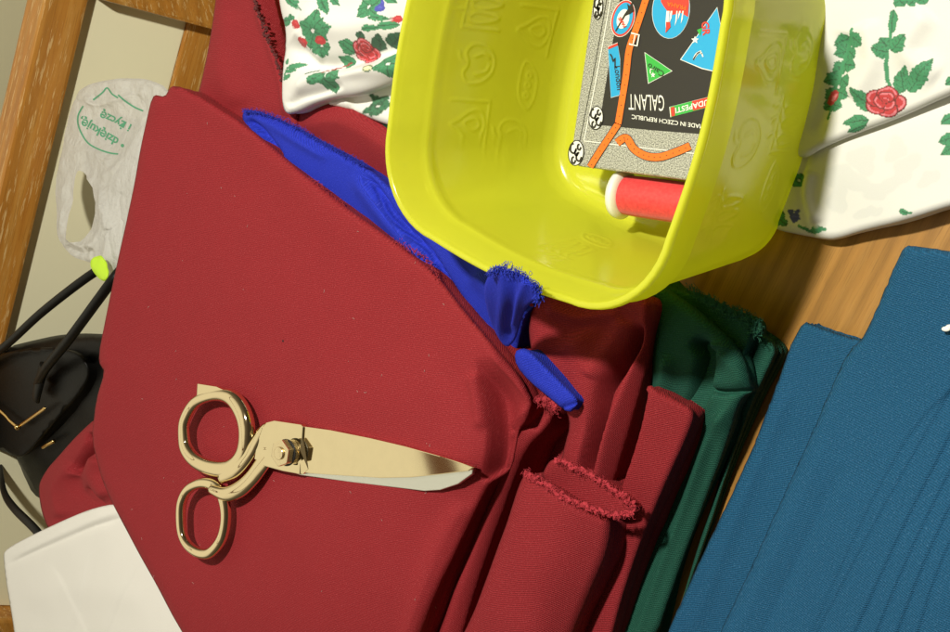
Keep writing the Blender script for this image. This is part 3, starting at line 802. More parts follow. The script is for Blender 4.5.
# --- royal blue
bl = empty('folded_fabric', tuple(W(420, 260, .03)), 'royal blue frayed fabric strip tucked between burgundy fabric and the yellow container', 'fabric')
cloth('strip', [(241, 116), (246, 109), (262, 112), (285, 121), (312, 136), (342, 152), (366, 166), (396, 190), (420, 215), (470, 248), (512, 268), (538, 284), (540, 296), (528, 312), (522, 332), (518, 352), (508, 372), (480, 350), (440, 310), (380, 260), (320, 210), (275, 165), (246, 132)],
      [(245, 115, .066), (300, 140, .070), (360, 185, .069), (420, 240, .068), (500, 275, .070), (525, 290, .070), (515, 340, .056), (450, 300, .064), (330, 200, .066)], M['blue'], bl, base=.02, r=.006, spacing=2.8, grain=.2, seed=18, layers=2, jag=.25,
      folds=[([(362, 172), (378, 192), (398, 220), (428, 252), (452, 290), (475, 325), (500, 355)], -.006, 3.4, 'go'), ([(352, 172), (372, 200), (396, 230), (424, 265), (450, 305)], .0045, 8, 'g'),
             ([(246, 120), (258, 128), (272, 146), (282, 160)], -.006, 3, 'g'), ([(250, 114), (272, 124), (300, 142), (330, 160)], .0030, 5, 'g'),
             ([(470, 270), (492, 290), (506, 316), (512, 345)], .005, 9, 'g'), ([(498, 300), (514, 306), (532, 300)], -.010, 6, 'g'), ([(490, 268), (505, 276), (530, 290)], .004, 5, 'g')])
cloth('raised_corner', [(484, 290), (488, 276), (496, 268), (512, 270), (526, 277), (539, 290), (537, 300), (527, 306), (521, 320), (516, 340), (505, 350), (490, 322)],
      [(496, 268, .142), (512, 270, .147), (538, 290, .147), (535, 301, .140), (512, 300, .132), (488, 290, .128), (516, 335, .088), (498, 325, .094), (505, 346, .078), (508, 318, .108)], M['blue'], bl, base=None, r=.002, spacing=2.4, grain=.9, seed=27,
      folds=[([(502, 272), (504, 295), (500, 335)], .0020, 5, 'gO'), ([(514, 276), (512, 298), (508, 335)], -.0022, 4, 'gO'), ([(526, 284), (519, 302), (513, 325)], .0020, 4, 'gO')])
fringe('frayed_edge', [(489, 274), (497, 268), (512, 270), (526, 277), (538, 289), (537, 300)], [.143, .147, .147, .141], M['bluethread'], bl, n=300, length=.0045, rad=.00026, out=(1, .6), spread=.0009, lift=.0015, seed=28)
cloth('loose_end', [(514, 352), (522, 348), (530, 350), (548, 368), (566, 386), (578, 398), (577, 406), (568, 414), (552, 400), (530, 382), (516, 366)],
      [(520, 354, .078), (574, 402, .074), (530, 375, .072)], M['blue'], bl, base=.045, r=.0045, spacing=2.4, grain=.8, seed=19, smooth_it=1, layers=1, folds=[([(560, 408), (570, 405), (577, 402)], -.003, 2, 'c')])
fringe('frayed_edge', [(243, 110), (262, 112), (288, 121), (315, 137), (342, 152), (366, 165)], [.068, .071, .071], M['bluethread'], bl, n=330, length=.0035, rad=.00022, out=(.4, 1), spread=.0007, lift=.001, seed=10)
fringe('frayed_edge', [(494, 266), (506, 266), (518, 270), (530, 278), (540, 286), (541, 294)], [.074, .074], M['bluethread'], bl, n=420, length=.0055, rad=.00024, out=(1, .8), spread=.0013, lift=.002, seed=11)
fringe('frayed_edge', [(505, 300), (514, 306), (518, 316)], [.066, .064], M['bluethread'], bl, n=90, length=.004, rad=.00022, out=(.6, -1), spread=.0014, lift=.002, seed=12)

# --- petrol blue, two piles
c = cloth('folded_fabric', [(803, 321), (812, 324), (848, 338), (905, 345), (905, 500), (760, 700), (640, 700), (664, 640), (700, 560), (740, 478), (768, 410), (785, 362), (789, 350)],
      [(810, 325, .020), (860, 350, .020), (700, 600, .022), (780, 450, .022)], M['teal'], None, base=.0006, r=.004, spacing=4.5, grain=1.25, seed=20, layers=4, jag=.25, noise_a=.0005,
      folds=[([(795, 380), (765, 450), (728, 540), (690, 640)], .0015, 7, 'g')])
tag(c, 'lower petrol blue folded fabric lying flat on the table, its corner showing at left', 'fabric')
c = cloth('folded_fabric', [(904, 245), (916, 246), (950, 251), (1060, 275), (1080, 700), (690, 700), (716, 640), (750, 570), (786, 490), (820, 415), (848, 350), (862, 340), (872, 320), (890, 278)],
      [(910, 248, .042), (1000, 300, .046), (860, 350, .038), (760, 600, .040), (900, 600, .052)], M['teal'], None, base=.018, r=.006, spacing=4.2, grain=.75, seed=21, layers=4, jag=.25, noise_a=.0005, noise_s=8, wav=.0015,
      folds=[([(975, 350), (950, 389), (880, 512), (812, 640), (795, 680)], -.0010, 26, 'sO'), ([(975, 395), (950, 433), (900, 532), (850, 640), (834, 680)], -.0013, 18, 'sO'), ([(972, 436), (950, 469), (912, 546), (872, 640), (858, 680)], -.0013, 15, 'sO'),
             ([(968, 476), (950, 504), (922, 566), (893, 640), (880, 680)], -.0013, 15, 'sO'), ([(966, 515), (950, 540), (930, 590), (912, 650)], -.0011, 12, 'sO'), ([(990, 360), (920, 420), (862, 520), (790, 680)], -.0008, 14, 'sO'),
             ([(830, 430), (800, 500), (765, 575), (730, 650)], .0012, 8, 'g'), ([(842, 460), (812, 530), (778, 600), (748, 670)], -.0016, 7, 'g')])
tag(c, 'upper petrol blue folded fabric with fine pleats filling the lower right corner', 'fabric')
bm = bmesh.new()
for a in ((946, 329), (950, 327)):
    bmesh.ops.create_icosphere(bm, subdivisions=2, radius=.0016, matrix=Matrix.Translation(Wv(a[0], a[1], .0475)) @ Matrix.Diagonal((1.4, .8, .4, 1)))
tag(bmobj('lint', bm, M['spoolwhite'], None), 'tiny white lint speck on the petrol blue fabric', 'lint')

# --- floral cloth with printed motifs
GREEN = np.array((.035, .27, .115)); DG = np.array((.012, .10, .05)); REDc = np.array((.52, .015, .025)); PINK = np.array((.80, .20, .25)); BLUEc = np.array((.05, .06, .42)); CREAM = np.array((.80, .80, .76))
class Motifs:
    def __init__(s): s.items = []
    def leaf(s, x0, y0, x1, y1, w, c=GREEN): s.items.append(('leaf', (x0, y0, x1, y1, w), c)); return s
    def blob(s, x, y, rx, ry, c=REDc, rot=0): s.items.append(('blob', (x, y, rx, ry, rot), c)); return s
    def rose(s, x, y, rx, ry): s.items.append(('rose', (x, y, rx, ry), REDc)); return s
    def line(s, pts, w, c=GREEN): s.items.append(('line', (pts, w), c)); return s
    def sprig(s, x, y, n, L, w, seed, a0=0, a1=360, c=GREEN):
        r = random.Random(seed)
        for i in range(n):
            a = math.radians(a0 + (a1 - a0) * (i + r.uniform(-.3, .3)) / n); l = L * r.uniform(.7, 1.15)
            s.leaf(x + math.cos(a) * l * .12, y + math.sin(a) * l * .12, x + math.cos(a) * l, y + math.sin(a) * l, w * r.uniform(.8, 1.2), c)
        return s
    def __call__(s, P):      # printed colour at each point
        C = np.tile(CREAM, (len(P), 1))
        wob = np.array([[noise.noise(Vector((p[0] * .13, p[1] * .13, 1.5))), noise.noise(Vector((p[0] * .13, p[1] * .13, 7.5)))] for p in P]) * 1.6
        Q = P + wob
        for k, a, c in s.items:
            if k == 'leaf':
                A = np.array(a[:2]); B = np.array(a[2:4]); d, t, sd = segdist(Q, A, B)
                L0 = np.hypot(*(B - A)); prof = a[4] * 1.32 * np.sin(np.pi * np.clip(t, 0, 1) ** .72) ** .8 * (1 + .07 * np.sin(t * L0 * 1.1 + A[0]))
                m = (d < prof) & (t > 0) & (t < 1); C[m] = c
                v = (d < .55) & m & (a[4] > 2.4); C[v] = c * .4
                vv = m & (np.abs(((t * L0 - d * .7) % 4.6)) < .7) & (a[4] > 3.2); C[vv] = c * .55
                e = m & (d > prof - .5); C[e] = c * .7
            elif k == 'blob':
                ca, sa = math.cos(a[4]), math.sin(a[4]); x = Q[:, 0] - a[0]; y = Q[:, 1] - a[1]
                u = (x * ca + y * sa) / a[2]; v = (-x * sa + y * ca) / a[3]; rr = np.hypot(u, v)
                C[rr < 1] = c; C[(rr < .55) & (v < 0)] = np.minimum(1, c * 1.25 + .02)
            elif k == 'soft':
                ca, sa = math.cos(a[4]), math.sin(a[4]); x = Q[:, 0] - a[0]; y = Q[:, 1] - a[1]
                rr = np.hypot((x * ca + y * sa) / a[2], (-x * sa + y * ca) / a[3]) + .18 * np.sin(3 * np.arctan2(y, x) + a[0])
                kk = np.clip((1.05 - rr) / .15, 0, 1)[:, None]; C = C * (1 - kk) + c * kk
            elif k == 'rose':
                x = (Q[:, 0] - a[0]) / a[2]; y = (Q[:, 1] - a[1]) / a[3]; rr = np.hypot(x, y); th = np.arctan2(y, x)
                pet = [(.55 * math.cos(q), .5 * math.sin(q), .58, .5, q + 1.57) for q in (.2, 1.4, 2.6, 3.7, 4.9)] + [(.26 * math.cos(q), .24 * math.sin(q) - .08, .42, .36, q + 1.57) for q in (.9, 2.9, 5.0)] + [(0, -.12, .22, .2, .4)]
                for px_, py_, ra, rb_, ro in pet:
                    u = ((x - px_) * math.cos(ro) + (y - py_) * math.sin(ro)) / ra; v = (-(x - px_) * math.sin(ro) + (y - py_) * math.cos(ro)) / rb_; r2 = np.hypot(u, v)
                    C[r2 < 1] = REDc; C[(r2 < .82) & (r2 > .6) & (v < -.15)] = PINK * .95; C[(r2 < .5) & (v > .1)] = REDc * .7
                    C[(r2 < 1) & (r2 > .87)] = REDc * .25
            elif k == 'line':
                pl = catmull(a[0], 6) if len(a[0]) > 2 else np.array(a[0], float); d, _, _ = polydist(Q, pl, False); C[d < a[1]] = c
        return C
m = Motifs()
for a in ((318, -6, 330, 16, 4), (330, -4, 340, 6, 3), (286, -3, 302, 12, 2.6), (292, 2, 300, 3, 2)): m.leaf(*a)
m.sprig(316, 31, 9, 19, 5.2, 1); m.sprig(322, 46, 4, 11, 4, 3, 20, 200).sprig(292, 22, 3, 10, 2.6, 2, 150, 300)
m.blob(297, 25, 6, 4, rot=.8); m.blob(303, 42, 6, 4.6, rot=.3); m.blob(322, 41, 6, 4)
m.leaf(350, 64, 336, 56, 5).leaf(352, 52, 340, 42, 4.5).leaf(362, 40, 365, 32, 3, DG).leaf(374, 50, 381, 34, 5, DG).leaf(386, 46, 402, 32, 5, DG).leaf(353, 46, 345, 40, 3)
m.rose(363, 51, 11, 12)
m.sprig(371, 8, 6, 14, 4.4, 4); m.blob(381, 8, 5, 4.5, BLUEc); m.blob(383, 3, 2, 4, BLUEc); m.blob(398, 19, 6, 3.5); m.leaf(384, -4, 398, 4, 3)
m.leaf(366, 30, 384, 28, 2.8).leaf(380, 27, 402, 24, 3.2).leaf(372, 18, 392, 19, 2.6)
m.leaf(326, 74, 311, 84, 4.6).leaf(328, 72, 342, 79, 4.4).leaf(326, 78, 336, 93, 5.2, GREEN * .8).line([(322, 72), (334, 67), (346, 63)], .8, REDc * .6).line([(306, 74), (316, 69)], .7, DG)
m.line([(284, 80), (286, 70), (292, 64)], .8).leaf(286, 68, 303, 63, 1.8).leaf(285, 72, 296, 69, 1.5).leaf(284, 80, 290, 74, 1.6).leaf(285, 64, 287, 58, 1.4)
m.sprig(392, 64, 7, 15, 5, 5); m.blob(372, 69, 6, 3.6, np.array((.72, .70, .42))); m.line([(366, 69), (372, 66), (378, 69), (372, 72), (366, 69)], .5, DG)
fl = empty('floral_cloth', tuple(W(340, 50, .03)), 'white rose-print cloth left of the yellow container, bunched with a rounded corner', 'fabric')
cloth('top_fold', [(276, -30), (280, 10), (286, 30), (283, 60), (281, 100), (286, 115), (300, 113), (318, 104), (338, 98), (360, 96), (384, 88), (404, 80), (430, 70), (430, -30)],
      [(285, 20, .092), (285, 105, .078), (340, 60, .088), (400, 80, .088), (400, 10, .10), (330, 5, .098), (330, 95, .082)], M['print'], fl, base=.058, r=.009, spacing=1.0, grain=.5, seed=22, layers=1, lay=.003, colour=m, noise_a=.0007,
      folds=[([(288, 40), (305, 56), (318, 66), (340, 66), (362, 58), (400, 44)], -.007, 9, 'go'), ([(290, 96), (315, 78), (350, 72), (385, 72), (410, 70)], .005, 9, 'go'),
             ([(300, 10), (320, 25), (350, 28), (390, 20)], .004, 14, 'g'), ([(295, 30), (305, 45), (320, 62)], .003, 5, 'g'), ([(286, 106), (300, 98), (320, 92), (345, 84)], -.003, 4, 'g')])
m2 = Motifs(); m2.sprig(376, 106, 9, 14, 4, 8, c=GREEN * .6).sprig(400, 96, 9, 14, 4, 9, c=GREEN * .6).blob(362, 86, 4, 3, GREEN * .5)
cloth('under_fold', [(322, 104), (345, 96), (380, 78), (430, 70), (430, 130), (400, 128), (378, 122), (352, 110)], [(340, 102, .070), (400, 100, .074)], M['print'], fl, base=.055, r=.006, spacing=2., grain=.5, seed=23, layers=1, colour=m2,
      folds=[([(345, 104), (370, 100), (400, 95)], -.004, 8, 'g')])

m = Motifs()
m.line([(889, 88), (886, 70), (890, 40), (893, 14)], 2.0).leaf(893, 24, 893, 8, 3.2).leaf(892, 34, 892, 16, 3).leaf(889, 52, 873, 48, 6.5).leaf(888, 46, 880, 38, 4).leaf(892, 52, 907, 34, 6.5)
m.leaf(897, 94, 906, 66, 6).leaf(908, 92, 934, 58, 7).leaf(903, 92, 900, 72, 4).leaf(872, 110, 850, 88, 6).leaf(868, 119, 842, 124, 4.8).leaf(866, 124, 846, 132, 3)
m.rose(885, 102, 20, 16)
for i in range(6):
    y = 36 + i * 13.5; x = 849 - i * 3.6; m.leaf(x, y, x - 16 + i % 3 * 3, y + 9 - i % 2 * 5, 5.5).leaf(x, y, x + 14 - i % 2 * 4, y + 10 - i % 3 * 3, 5.5)
m.line([(852, 30), (842, 60), (832, 90), (826, 118)], 1.8); m.blob(830, 97, 5, 9, rot=.5); m.blob(832, 96, 2, 5, PINK, rot=.5)
m.leaf(893, 4, 908, -3, 4).leaf(908, 6, 916, -4, 4).leaf(916, 2, 930, -3, 4).leaf(898, -2, 905, 5, 4)
m.leaf(945, 84, 962, 74, 4).leaf(780, 214, 786, 206, 3)
frr = empty('floral_cloth', tuple(W(880, 100, .01)), 'white rose-print cloth right of the yellow container, folded over on the bare wood', 'fabric')
mlo = Motifs()
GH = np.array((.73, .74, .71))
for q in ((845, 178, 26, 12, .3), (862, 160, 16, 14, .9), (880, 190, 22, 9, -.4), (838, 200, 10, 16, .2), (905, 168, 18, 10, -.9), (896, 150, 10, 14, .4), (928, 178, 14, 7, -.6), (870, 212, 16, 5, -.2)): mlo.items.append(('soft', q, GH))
mlo.leaf(955, 116, 941, 124, 4).leaf(955, 136, 938, 143, 4.5).leaf(955, 146, 940, 155, 4).leaf(898, 211, 912, 213, 2.6, GREEN)
mlo.sprig(797, 180, 6, 9, 3.4, 14).sprig(779, 218, 7, 10, 3.4, 15); mlo.blob(795, 218, 5.5, 5, BLUEc); mlo.blob(791, 212, 3, 3.4, BLUEc); mlo.blob(797, 213, 2.6, 3.4, BLUEc); mlo.line([(800, 226), (812, 233), (826, 229)], 1.2).leaf(806, 231, 826, 228, 2)
cloth('under_fold', [(790, 140), (850, 110), (1000, 60), (1000, 195), (950, 207), (905, 222), (865, 231), (838, 240), (826, 240), (806, 236), (776, 230), (766, 222), (772, 200)],
      [(830, 235, .014), (780, 222, .012), (850, 180, .020), (950, 180, .022)], M['print'], frr, base=.0006, r=.006, spacing=1.3, grain=.3, seed=24, layers=2, colour=mlo, noise_a=.0006,
      folds=[([(806, 158), (800, 180), (802, 210), (812, 236)], -.0035, 3, 'cO'), ([(812, 170), (808, 195), (816, 225)], .004, 6, 'g')])
cloth('top_fold', [(800, -30), (780, 60), (790, 150), (804, 160), (822, 148), (850, 136), (900, 118), (950, 95), (1000, 75), (1000, -30)],
      [(806, 155, .028), (850, 60, .036), (850, 130, .030), (950, 90, .034), (950, 0, .04)], M['print'], frr, base=.016, r=.006, spacing=1.15, grain=.3, seed=25, layers=1, lay=.003, colour=m, noise_a=.0008,
      folds=[([(845, 30), (835, 80), (812, 140)], -.003, 8, 'g'), ([(930, 10), (905, 50), (940, 80)], .003, 12, 'g'), ([(862, 20), (872, 60), (850, 100)], .003, 12, 'g')])

# ================================================================== YELLOW CONTAINER
bx, by, byaw, btx, bty, bw, bl_, bh, btp, brt, brb = .1233, .1283, -.3587, .1083, -.0155, .0989, .0992, .1303, .0163, .0489, .0329
BM = Matrix.Rotation(byaw, 4, 'Z') @ Matrix.Rotation(btx, 4, 'X') @ Matrix.Rotation(bty, 4, 'Y')
BT = Matrix.Translation((bx, by, .01176)) @ BM
def BL(x, y, z): return BT @ Vector((x, y, z))
box = empty('container', tuple(BL(0, 0, 0)), 'translucent yellow plastic food container holding a tin and a thread spool', 'container')
def rring(w, l, r, z, n=12, bulge=.0035):
    out = []
    for cx, cy, a0 in ((w - r, l - r, 0), (-w + r, l - r, 90), (-w + r, -l + r, 180), (w - r, -l + r, 270)):
        for k in range(n + 1):
            a = R(a0 + 90 * k / n); out.append(np.array((cx + r * math.cos(a), cy + r * math.sin(a))))
        # straight side samples
        nx = {0: (-w + r, l), 90: (-w, -l + r), 180: (w - r, -l), 270: (w, l - r)}[a0]
        p0 = out[-1]; p1 = np.array(nx)
        for k in range(1, 110):
            t = k / 110; q = p0 + (p1 - p0) * t; nrm = np.array((p1 - p0)[::-1]) * (1, -1); nrm = nrm / np.hypot(*nrm)
            out.append(q + nrm * bulge * math.sin(math.pi * t) * (1 if nrm @ q > 0 else -1))
    return [BL(p[0], p[1], z) for p in out]
def interp(z):  # outer wall inset below the collar
    return btp + (.006 - btp) * (z / (bh - .026))
prof = [(btp + .010, 0, brb * .7), (btp + .003, .0008, brb), (btp, .004, brb)]
for z in np.linspace(.012, bh - .030, 84): prof.append((interp(z), z, brb + (brt - .006 - brb) * z / bh))
prof += [(.0055, bh - .0265, brt - .004), (.0035, bh - .0245, brt - .003), (.0018, bh - .0235, brt - .002), (.0016, bh - .006, brt - .001), (.0003, bh - .0052, brt), (0, bh - .003, brt), (.0003, bh - .0006, brt), (.0012, bh, brt - .001),
         (.0030, bh, brt - .002), (.0038, bh - .0010, brt - .003), (.0042, bh - .004, brt - .003), (.0048, bh - .0045, brt - .004), (.0056, bh - .0215, brt - .005), (.0075, bh - .0240, brt - .006), (.0082, bh - .0265, brt - .006), (.0080, bh - .030, brt - .007)]
for z in np.linspace(bh - .034, .014, 84): prof.append((interp(z) + .0019, z, brb + (brt - .008 - brb) * z / bh))
prof += [(btp + .0022, .006, brb), (btp + .0045, .0030, brb - .001), (btp + .012, .0020, brb * .7)]
bm = bmesh.new(); rings = []
for d, z, r in prof:
    rings.append([bm.verts.new(p) for p in rring(bw - d, bl_ - d, max(.012, r), z)])
for a, b in zip(rings, rings[1:]):
    n = len(a)
    for i in range(n): bm.faces.new((a[i], a[(i + 1) % n], b[(i + 1) % n], b[i]))
bm.faces.new(rings[0]); bm.faces.new(rings[-1])
bmesh.ops.recalc_face_normals(bm, faces=bm.faces[:])
# moulded fruit and vegetable relief on the walls
RELIEF = {'left': [], 'right': [], 'front': []}
def relief(side, pts, closed=True):
    P = catmull(pts, 5, closed)
    RELIEF[side].append((P, closed))
def motifset(side, u0, z0, k, s=1.):
    f = lambda L: [(u0 + s * a * .001, z0 + b * .001) for a, b in L]
    if k == 0:   # pear in a frame
        relief(side, f([(-14, -14), (14, -14)]), False); relief(side, f([(14, -14), (14, 16)]), False)
        relief(side, f([(0, -12), (8, -8), (8, 0), (3, 8), (0, 14), (-3, 8), (-8, 0), (-8, -8)])); relief(side, f([(0, -8), (4, -4), (1, 4), (-3, -3)]))
    elif k == 1:  # carrots
        relief(side, f([(-14, 14), (14, 14)]), False); relief(side, f([(-14, 14), (-14, -14)]), False)
        for dx in (-8, 0, 7): relief(side, f([(dx, 10), (dx + 3, 4), (dx + 1, -12), (dx - 2, -4), (dx - 3, 6)])); relief(side, f([(dx, 10), (dx + 4, 16), (dx + 2, 22)]), False)
    elif k == 2:  # apple
        relief(side, f([(0, 8), (6, 11), (11, 6), (10, -4), (4, -11), (-4, -11), (-10, -4), (-11, 6), (-6, 11)])); relief(side, f([(0, 8), (2, 14), (6, 16)]), False)
        relief(side, f([(-6, 2), (-4, -6), (0, -8)]), False); relief(side, f([(4, 4), (6, -2), (4, -7)]), False)
    else:         # pea pod
        relief(side, f([(-14, -4), (-6, -9), (6, -8), (14, 2), (6, 5), (-6, 4)]))
        for dx in (-6, 0, 6): relief(side, f([(dx - 2, -2), (dx, 0), (dx + 2, -2), (dx, -4)]))
for (u, z, k) in ((-.045, .075, 0), (-.010, .074, 2), (.024, .078, 1), (-.052, .040, 2), (-.02, .035, 3), (.012, .036, 0), (.05, .045, 1), (.05, .08, 3)): motifset('left', u, z, k)
for (u, z, k) in ((-.042, .074, 1), (-.005, .078, 2), (.034, .074, 0), (-.030, .036, 3), (.004, .036, 1), (.04, .038, 2)): motifset('right', u, z, k)
for (u, z, k) in ((.0, .07, 1), (-.004, .045, 3)): motifset('front', u, z, k, .8)
bm.normal_update()
LV = np.array([tuple(BT.inverted() @ v.co) for v in bm.verts]); NV = np.array([tuple(v.normal) for v in bm.verts])
LN = NV @ np.array(BM.to_3x3())          # normals in the container's own axes
disp = np.zeros(len(LV))
for side, ax, sg, ui in (('left', 0, 1, 1), ('right', 0, 1, 1), ('front', 1, 1, 0)):
    pos = LV[:, 0] < 0 if side == 'left' else (LV[:, 0] > 0 if side == 'right' else LV[:, 1] < 0)
    msk = pos & (LN[:, ax] > .75) & (LV[:, 2] > .012) & (LV[:, 2] < bh - .032)
    ids = np.where(msk)[0]
    if not len(ids): continue
    Q = np.stack([LV[ids, ui], LV[ids, 2]], 1); dm_ = np.full(len(ids), 1.)
    for P, cl in RELIEF[side]:
        dd, _, _ = polydist(Q, P, cl); dm_ = np.minimum(dm_, dd)
    disp[ids] = .00042 * np.exp(-(dm_ / .00075) ** 2)
bm.verts.ensure_lookup_table()
for i in np.where(disp > 1e-6)[0]: bm.verts[i].co += Vector(NV[i] * disp[i])
me = bpy.data.meshes.new('body'); bm.to_mesh(me); bm.free(); link('body', me, M['plastic'], box)

# ================================================================== TIN
zt = .048
O = W(569, 165, zt); e1 = W(669, 178, zt) - O; e2 = W(605.7, 0, zt) - O
e1 /= np.linalg.norm(e1); e2 = e2 - e1 * (e1 @ e2); e2 /= np.linalg.norm(e2)
# slight lean so that it rests on the container floor's slope
nT = np.cross(e1, e2)
TW, TL_, TH = .118, .148, .020
def TP(a, b, h=0.): return O + e1 * a + e2 * b + nT * h
def ontin(px, py, h=0.0003):
    o = O + nT * h; d = ray(px, py); t = ((o - CAM) @ nT) / (d @ nT); return CAM + d * t
tin = empty('tin', tuple(TP(.05, .07, -TH)), 'flat suitcase-print tin with travel stickers inside the yellow container', 'tin')
def rrect(w, l, r, n=8):
    out = []
    for cx, cy, a0 in ((w - r, l - r, 0), (r, l - r, 90), (r, r, 180), (w - r, r, 270)):
        for k in range(n + 1):
            a = R(a0 + 90 * k / n); out.append((cx + r * math.cos(a), cy + r * math.sin(a)))
    return out
def mk_speckle():
    t = NT('grey_speckle_print'); co = t.n('ShaderNodeTexCoord').outputs['Object']
    n_ = t.noise(co, 1500, 2, .8); c_ = t.ramp(n_, [(.38, (.10, .10, .09)), (.5, (.34, .34, .29)), (.62, (.62, .62, .54))])
    t.bsdf(Base_Color=c_, Roughness=.35, Coat_Weight=.15); return t.m
M['speckle'] = mk_speckle()
def ringmesh(name, spec, mat, parent):
    bm = bmesh.new(); rs = []
    for ins, h in spec:
        rs.append([bm.verts.new(TP(ins + x, ins + y, h)) for x, y in rrect(TW - 2 * ins, TL_ - 2 * ins, max(.003, .008 - ins))])
    for a, b in zip(rs, rs[1:]):
        for i in range(len(a)): bm.faces.new((a[i], a[(i + 1) % len(a)], b[(i + 1) % len(a)], b[i]))
    bm.faces.new(rs[0]); bm.faces.new(rs[-1]); return bmobj(name, bm, mat, parent, False)
ringmesh('lid', [(.001, -.009), (0, -.0088), (0, -.0012), (.0004, -.0004), (.0012, 0)], M['speckle'], tin)
ringmesh('base', [(.0022, -TH), (.0014, -TH + .0008), (.0014, -.0092)], simple('tin_metal', (.62, .60, .5), .3, 1.), tin)
def poly(name, pts, mat, h=.0003, parent=None, border=None, bmat=None):
    pts = [np.array(p, float) for p in pts]
    if border:
        c0 = sum(pts) / len(pts)
        link('sticker_border', pymesh('sticker_border', [ontin(*p, h - .00012) for p in [q + (q - c0) / np.hypot(*(q - c0)) * border for q in pts]], [tuple(range(len(pts)))]), bmat or M['whiteprint'], parent or tin, False)
    return link(name, pymesh(name, [ontin(*p, h) for p in pts], [tuple(range(len(pts)))]), mat, parent or tin, False)
def tline(name, pts, w, mat, h, parent=None, n=6, closed=False): return flatline(name, pts, w, lambda a, b: ontin(a, b, h), mat, parent or tin, n, closed)
def ell(cx, cy, rx, ry, rot=0., n=28, a0=0, a1=360):
    return [(cx + rx * math.cos(R(a0 + (a1 - a0) * k / n)) * math.cos(rot) - ry * math.sin(R(a0 + (a1 - a0) * k / n)) * math.sin(rot), cy + rx * math.cos(R(a0 + (a1 - a0) * k / n)) * math.sin(rot) + ry * math.sin(R(a0 + (a1 - a0) * k / n)) * math.cos(rot)) for k in range(n)]
# black field, white piping
poly('printed_panel', [(622, -14), (599, 125), (650, 130), (700, 134), (735, 137), (757, -14)], M['pblack'], .0002)
tline('printed_line', [(613, -14), (598, 70), (584, 141)], .9, M['whiteprint'], .0004, n=1)
tline('printed_line', [(584, 141), (630, 146.5), (735, 158)], .9, M['whiteprint'], .0004, n=1)
tline('printed_line', [(609, -14), (594, 70), (579, 144)], .5, M['pblack'], .0003, n=1)
# belts
def belt(pts, w=6.4):
    tline('printed_belt', pts, w + 1.2, M['pblack'], .00045); tline('printed_belt', pts, w, M['orange'], .0006)
    c = catmull(pts, 10)
    for q in c[::4]: poly('belt_hole', ell(q[0], q[1], .5, .5, n=8), M['pblack'], .0008)
belt([(650, -14), (643, 8), (635, 32), (629, 50), (626, 75), (622, 100), (618, 124)])
belt([(618, 124), (610, 136), (600, 151), (590, 167)])
belt([(617, 143), (626, 138), (634, 149), (646, 156), (660, 157), (676, 152), (690, 146)], 7.5)
tline('printed_buckle', [(631, 33), (639, 35), (637, 46), (629, 44)], 1.6, M['whiteprint'], .0009, n=1, closed=True)
tline('printed_buckle', [(635, 35), (633, 45)], 1., M['whiteprint'], .0009, n=1)
# corner fittings: white discs with black swirls
for cx, cy, rx, ry in ((596, 118, 7.5, 12), (576, 153, 8, 13), (598, 8, 5, 12)):
    poly('printed_fitting', ell(cx, cy, rx, ry, .1), M['pblack'], .00050); poly('printed_fitting', ell(cx, cy, rx - 1, ry - 1, .1), M['whiteprint'], .00065)
    for dx, dy, r_ in ((-.35, -.35, .38), (.35, .3, .34), (.05, -.0, .2), (-.3, .55, .25), (.4, -.45, .22)):
        tline('printed_swirl', [(cx + rx * dx + rx * r_ * math.cos(a), cy + ry * dy + ry * r_ * math.sin(a)) for a in (0, 1.3, 2.6, 3.9, 4.9)], 1.9, M['pblack'], .0008, n=4)
def sticker(): 
    o = bpy.data.objects.new('sticker', None)
    return tin
# oval, upper left (tower)
poly('sticker', ell(623, 18.5, 11, 18.5, .28), M['pred'], .00045, border=.6)
poly('sticker_field', ell(623, 18.5, 9.3, 16.4, .28), M['pblue'], .0006)
poly('sticker_field', ell(623, 19, 6, 10, .28), M['whiteprint'], .00075)
poly('printed_tower', [(615, 31), (616, 31.5), (625.5, 16), (630, 14), (634, 11), (632, 2), (629.6, 6), (627, 3.5), (628, 9), (624.5, 14)], M['pblack'], .0009)
text_on('lettering', 'PARIS', (626.5, 26.5), (-.62, -1), (-1, .6), 4.6, lambda a, b: ontin(a, b, .00105), M['pred'], tin, bold=.03)
# round Prague sticker
poly('sticker', ell(671, 10, 18.5, 28.5, .10), M['pblue'], .00045, border=.4)
poly('sticker_field', [(661, 2)] + [(664, 7), (668, 12), (672, 15), (681, 13), (688, 17), (689, 4), (688, -14), (660, -14)], M['pred'], .0006)
for x0, w_, y1 in ((668, 3, 26), (671.5, 2, 21), (677, 1.2, 24), (680, 1.5, 18), (683, 1.3, 22)):
    poly('printed_spire', [(x0 - w_ / 2, 11), (x0 + w_ / 2, 11), (x0 + w_ / 2 - 1, y1 - 3), (x0 - 2.2, y1 + 2), (x0 - w_ / 2 - 1, y1 - 3)], M['whiteprint'], .00075)
poly('printed_spire', [(666, 22), (670, 22), (670.5, 27), (665.4, 33), (666, 27)], M['pred'], .0009)
text_on('lettering', 'PRAHA', (686.5, 6), (-1, -.22), (-.1, 1), 6.2, lambda a, b: ontin(a, b, .0009), M['orange'], tin, bold=.01)
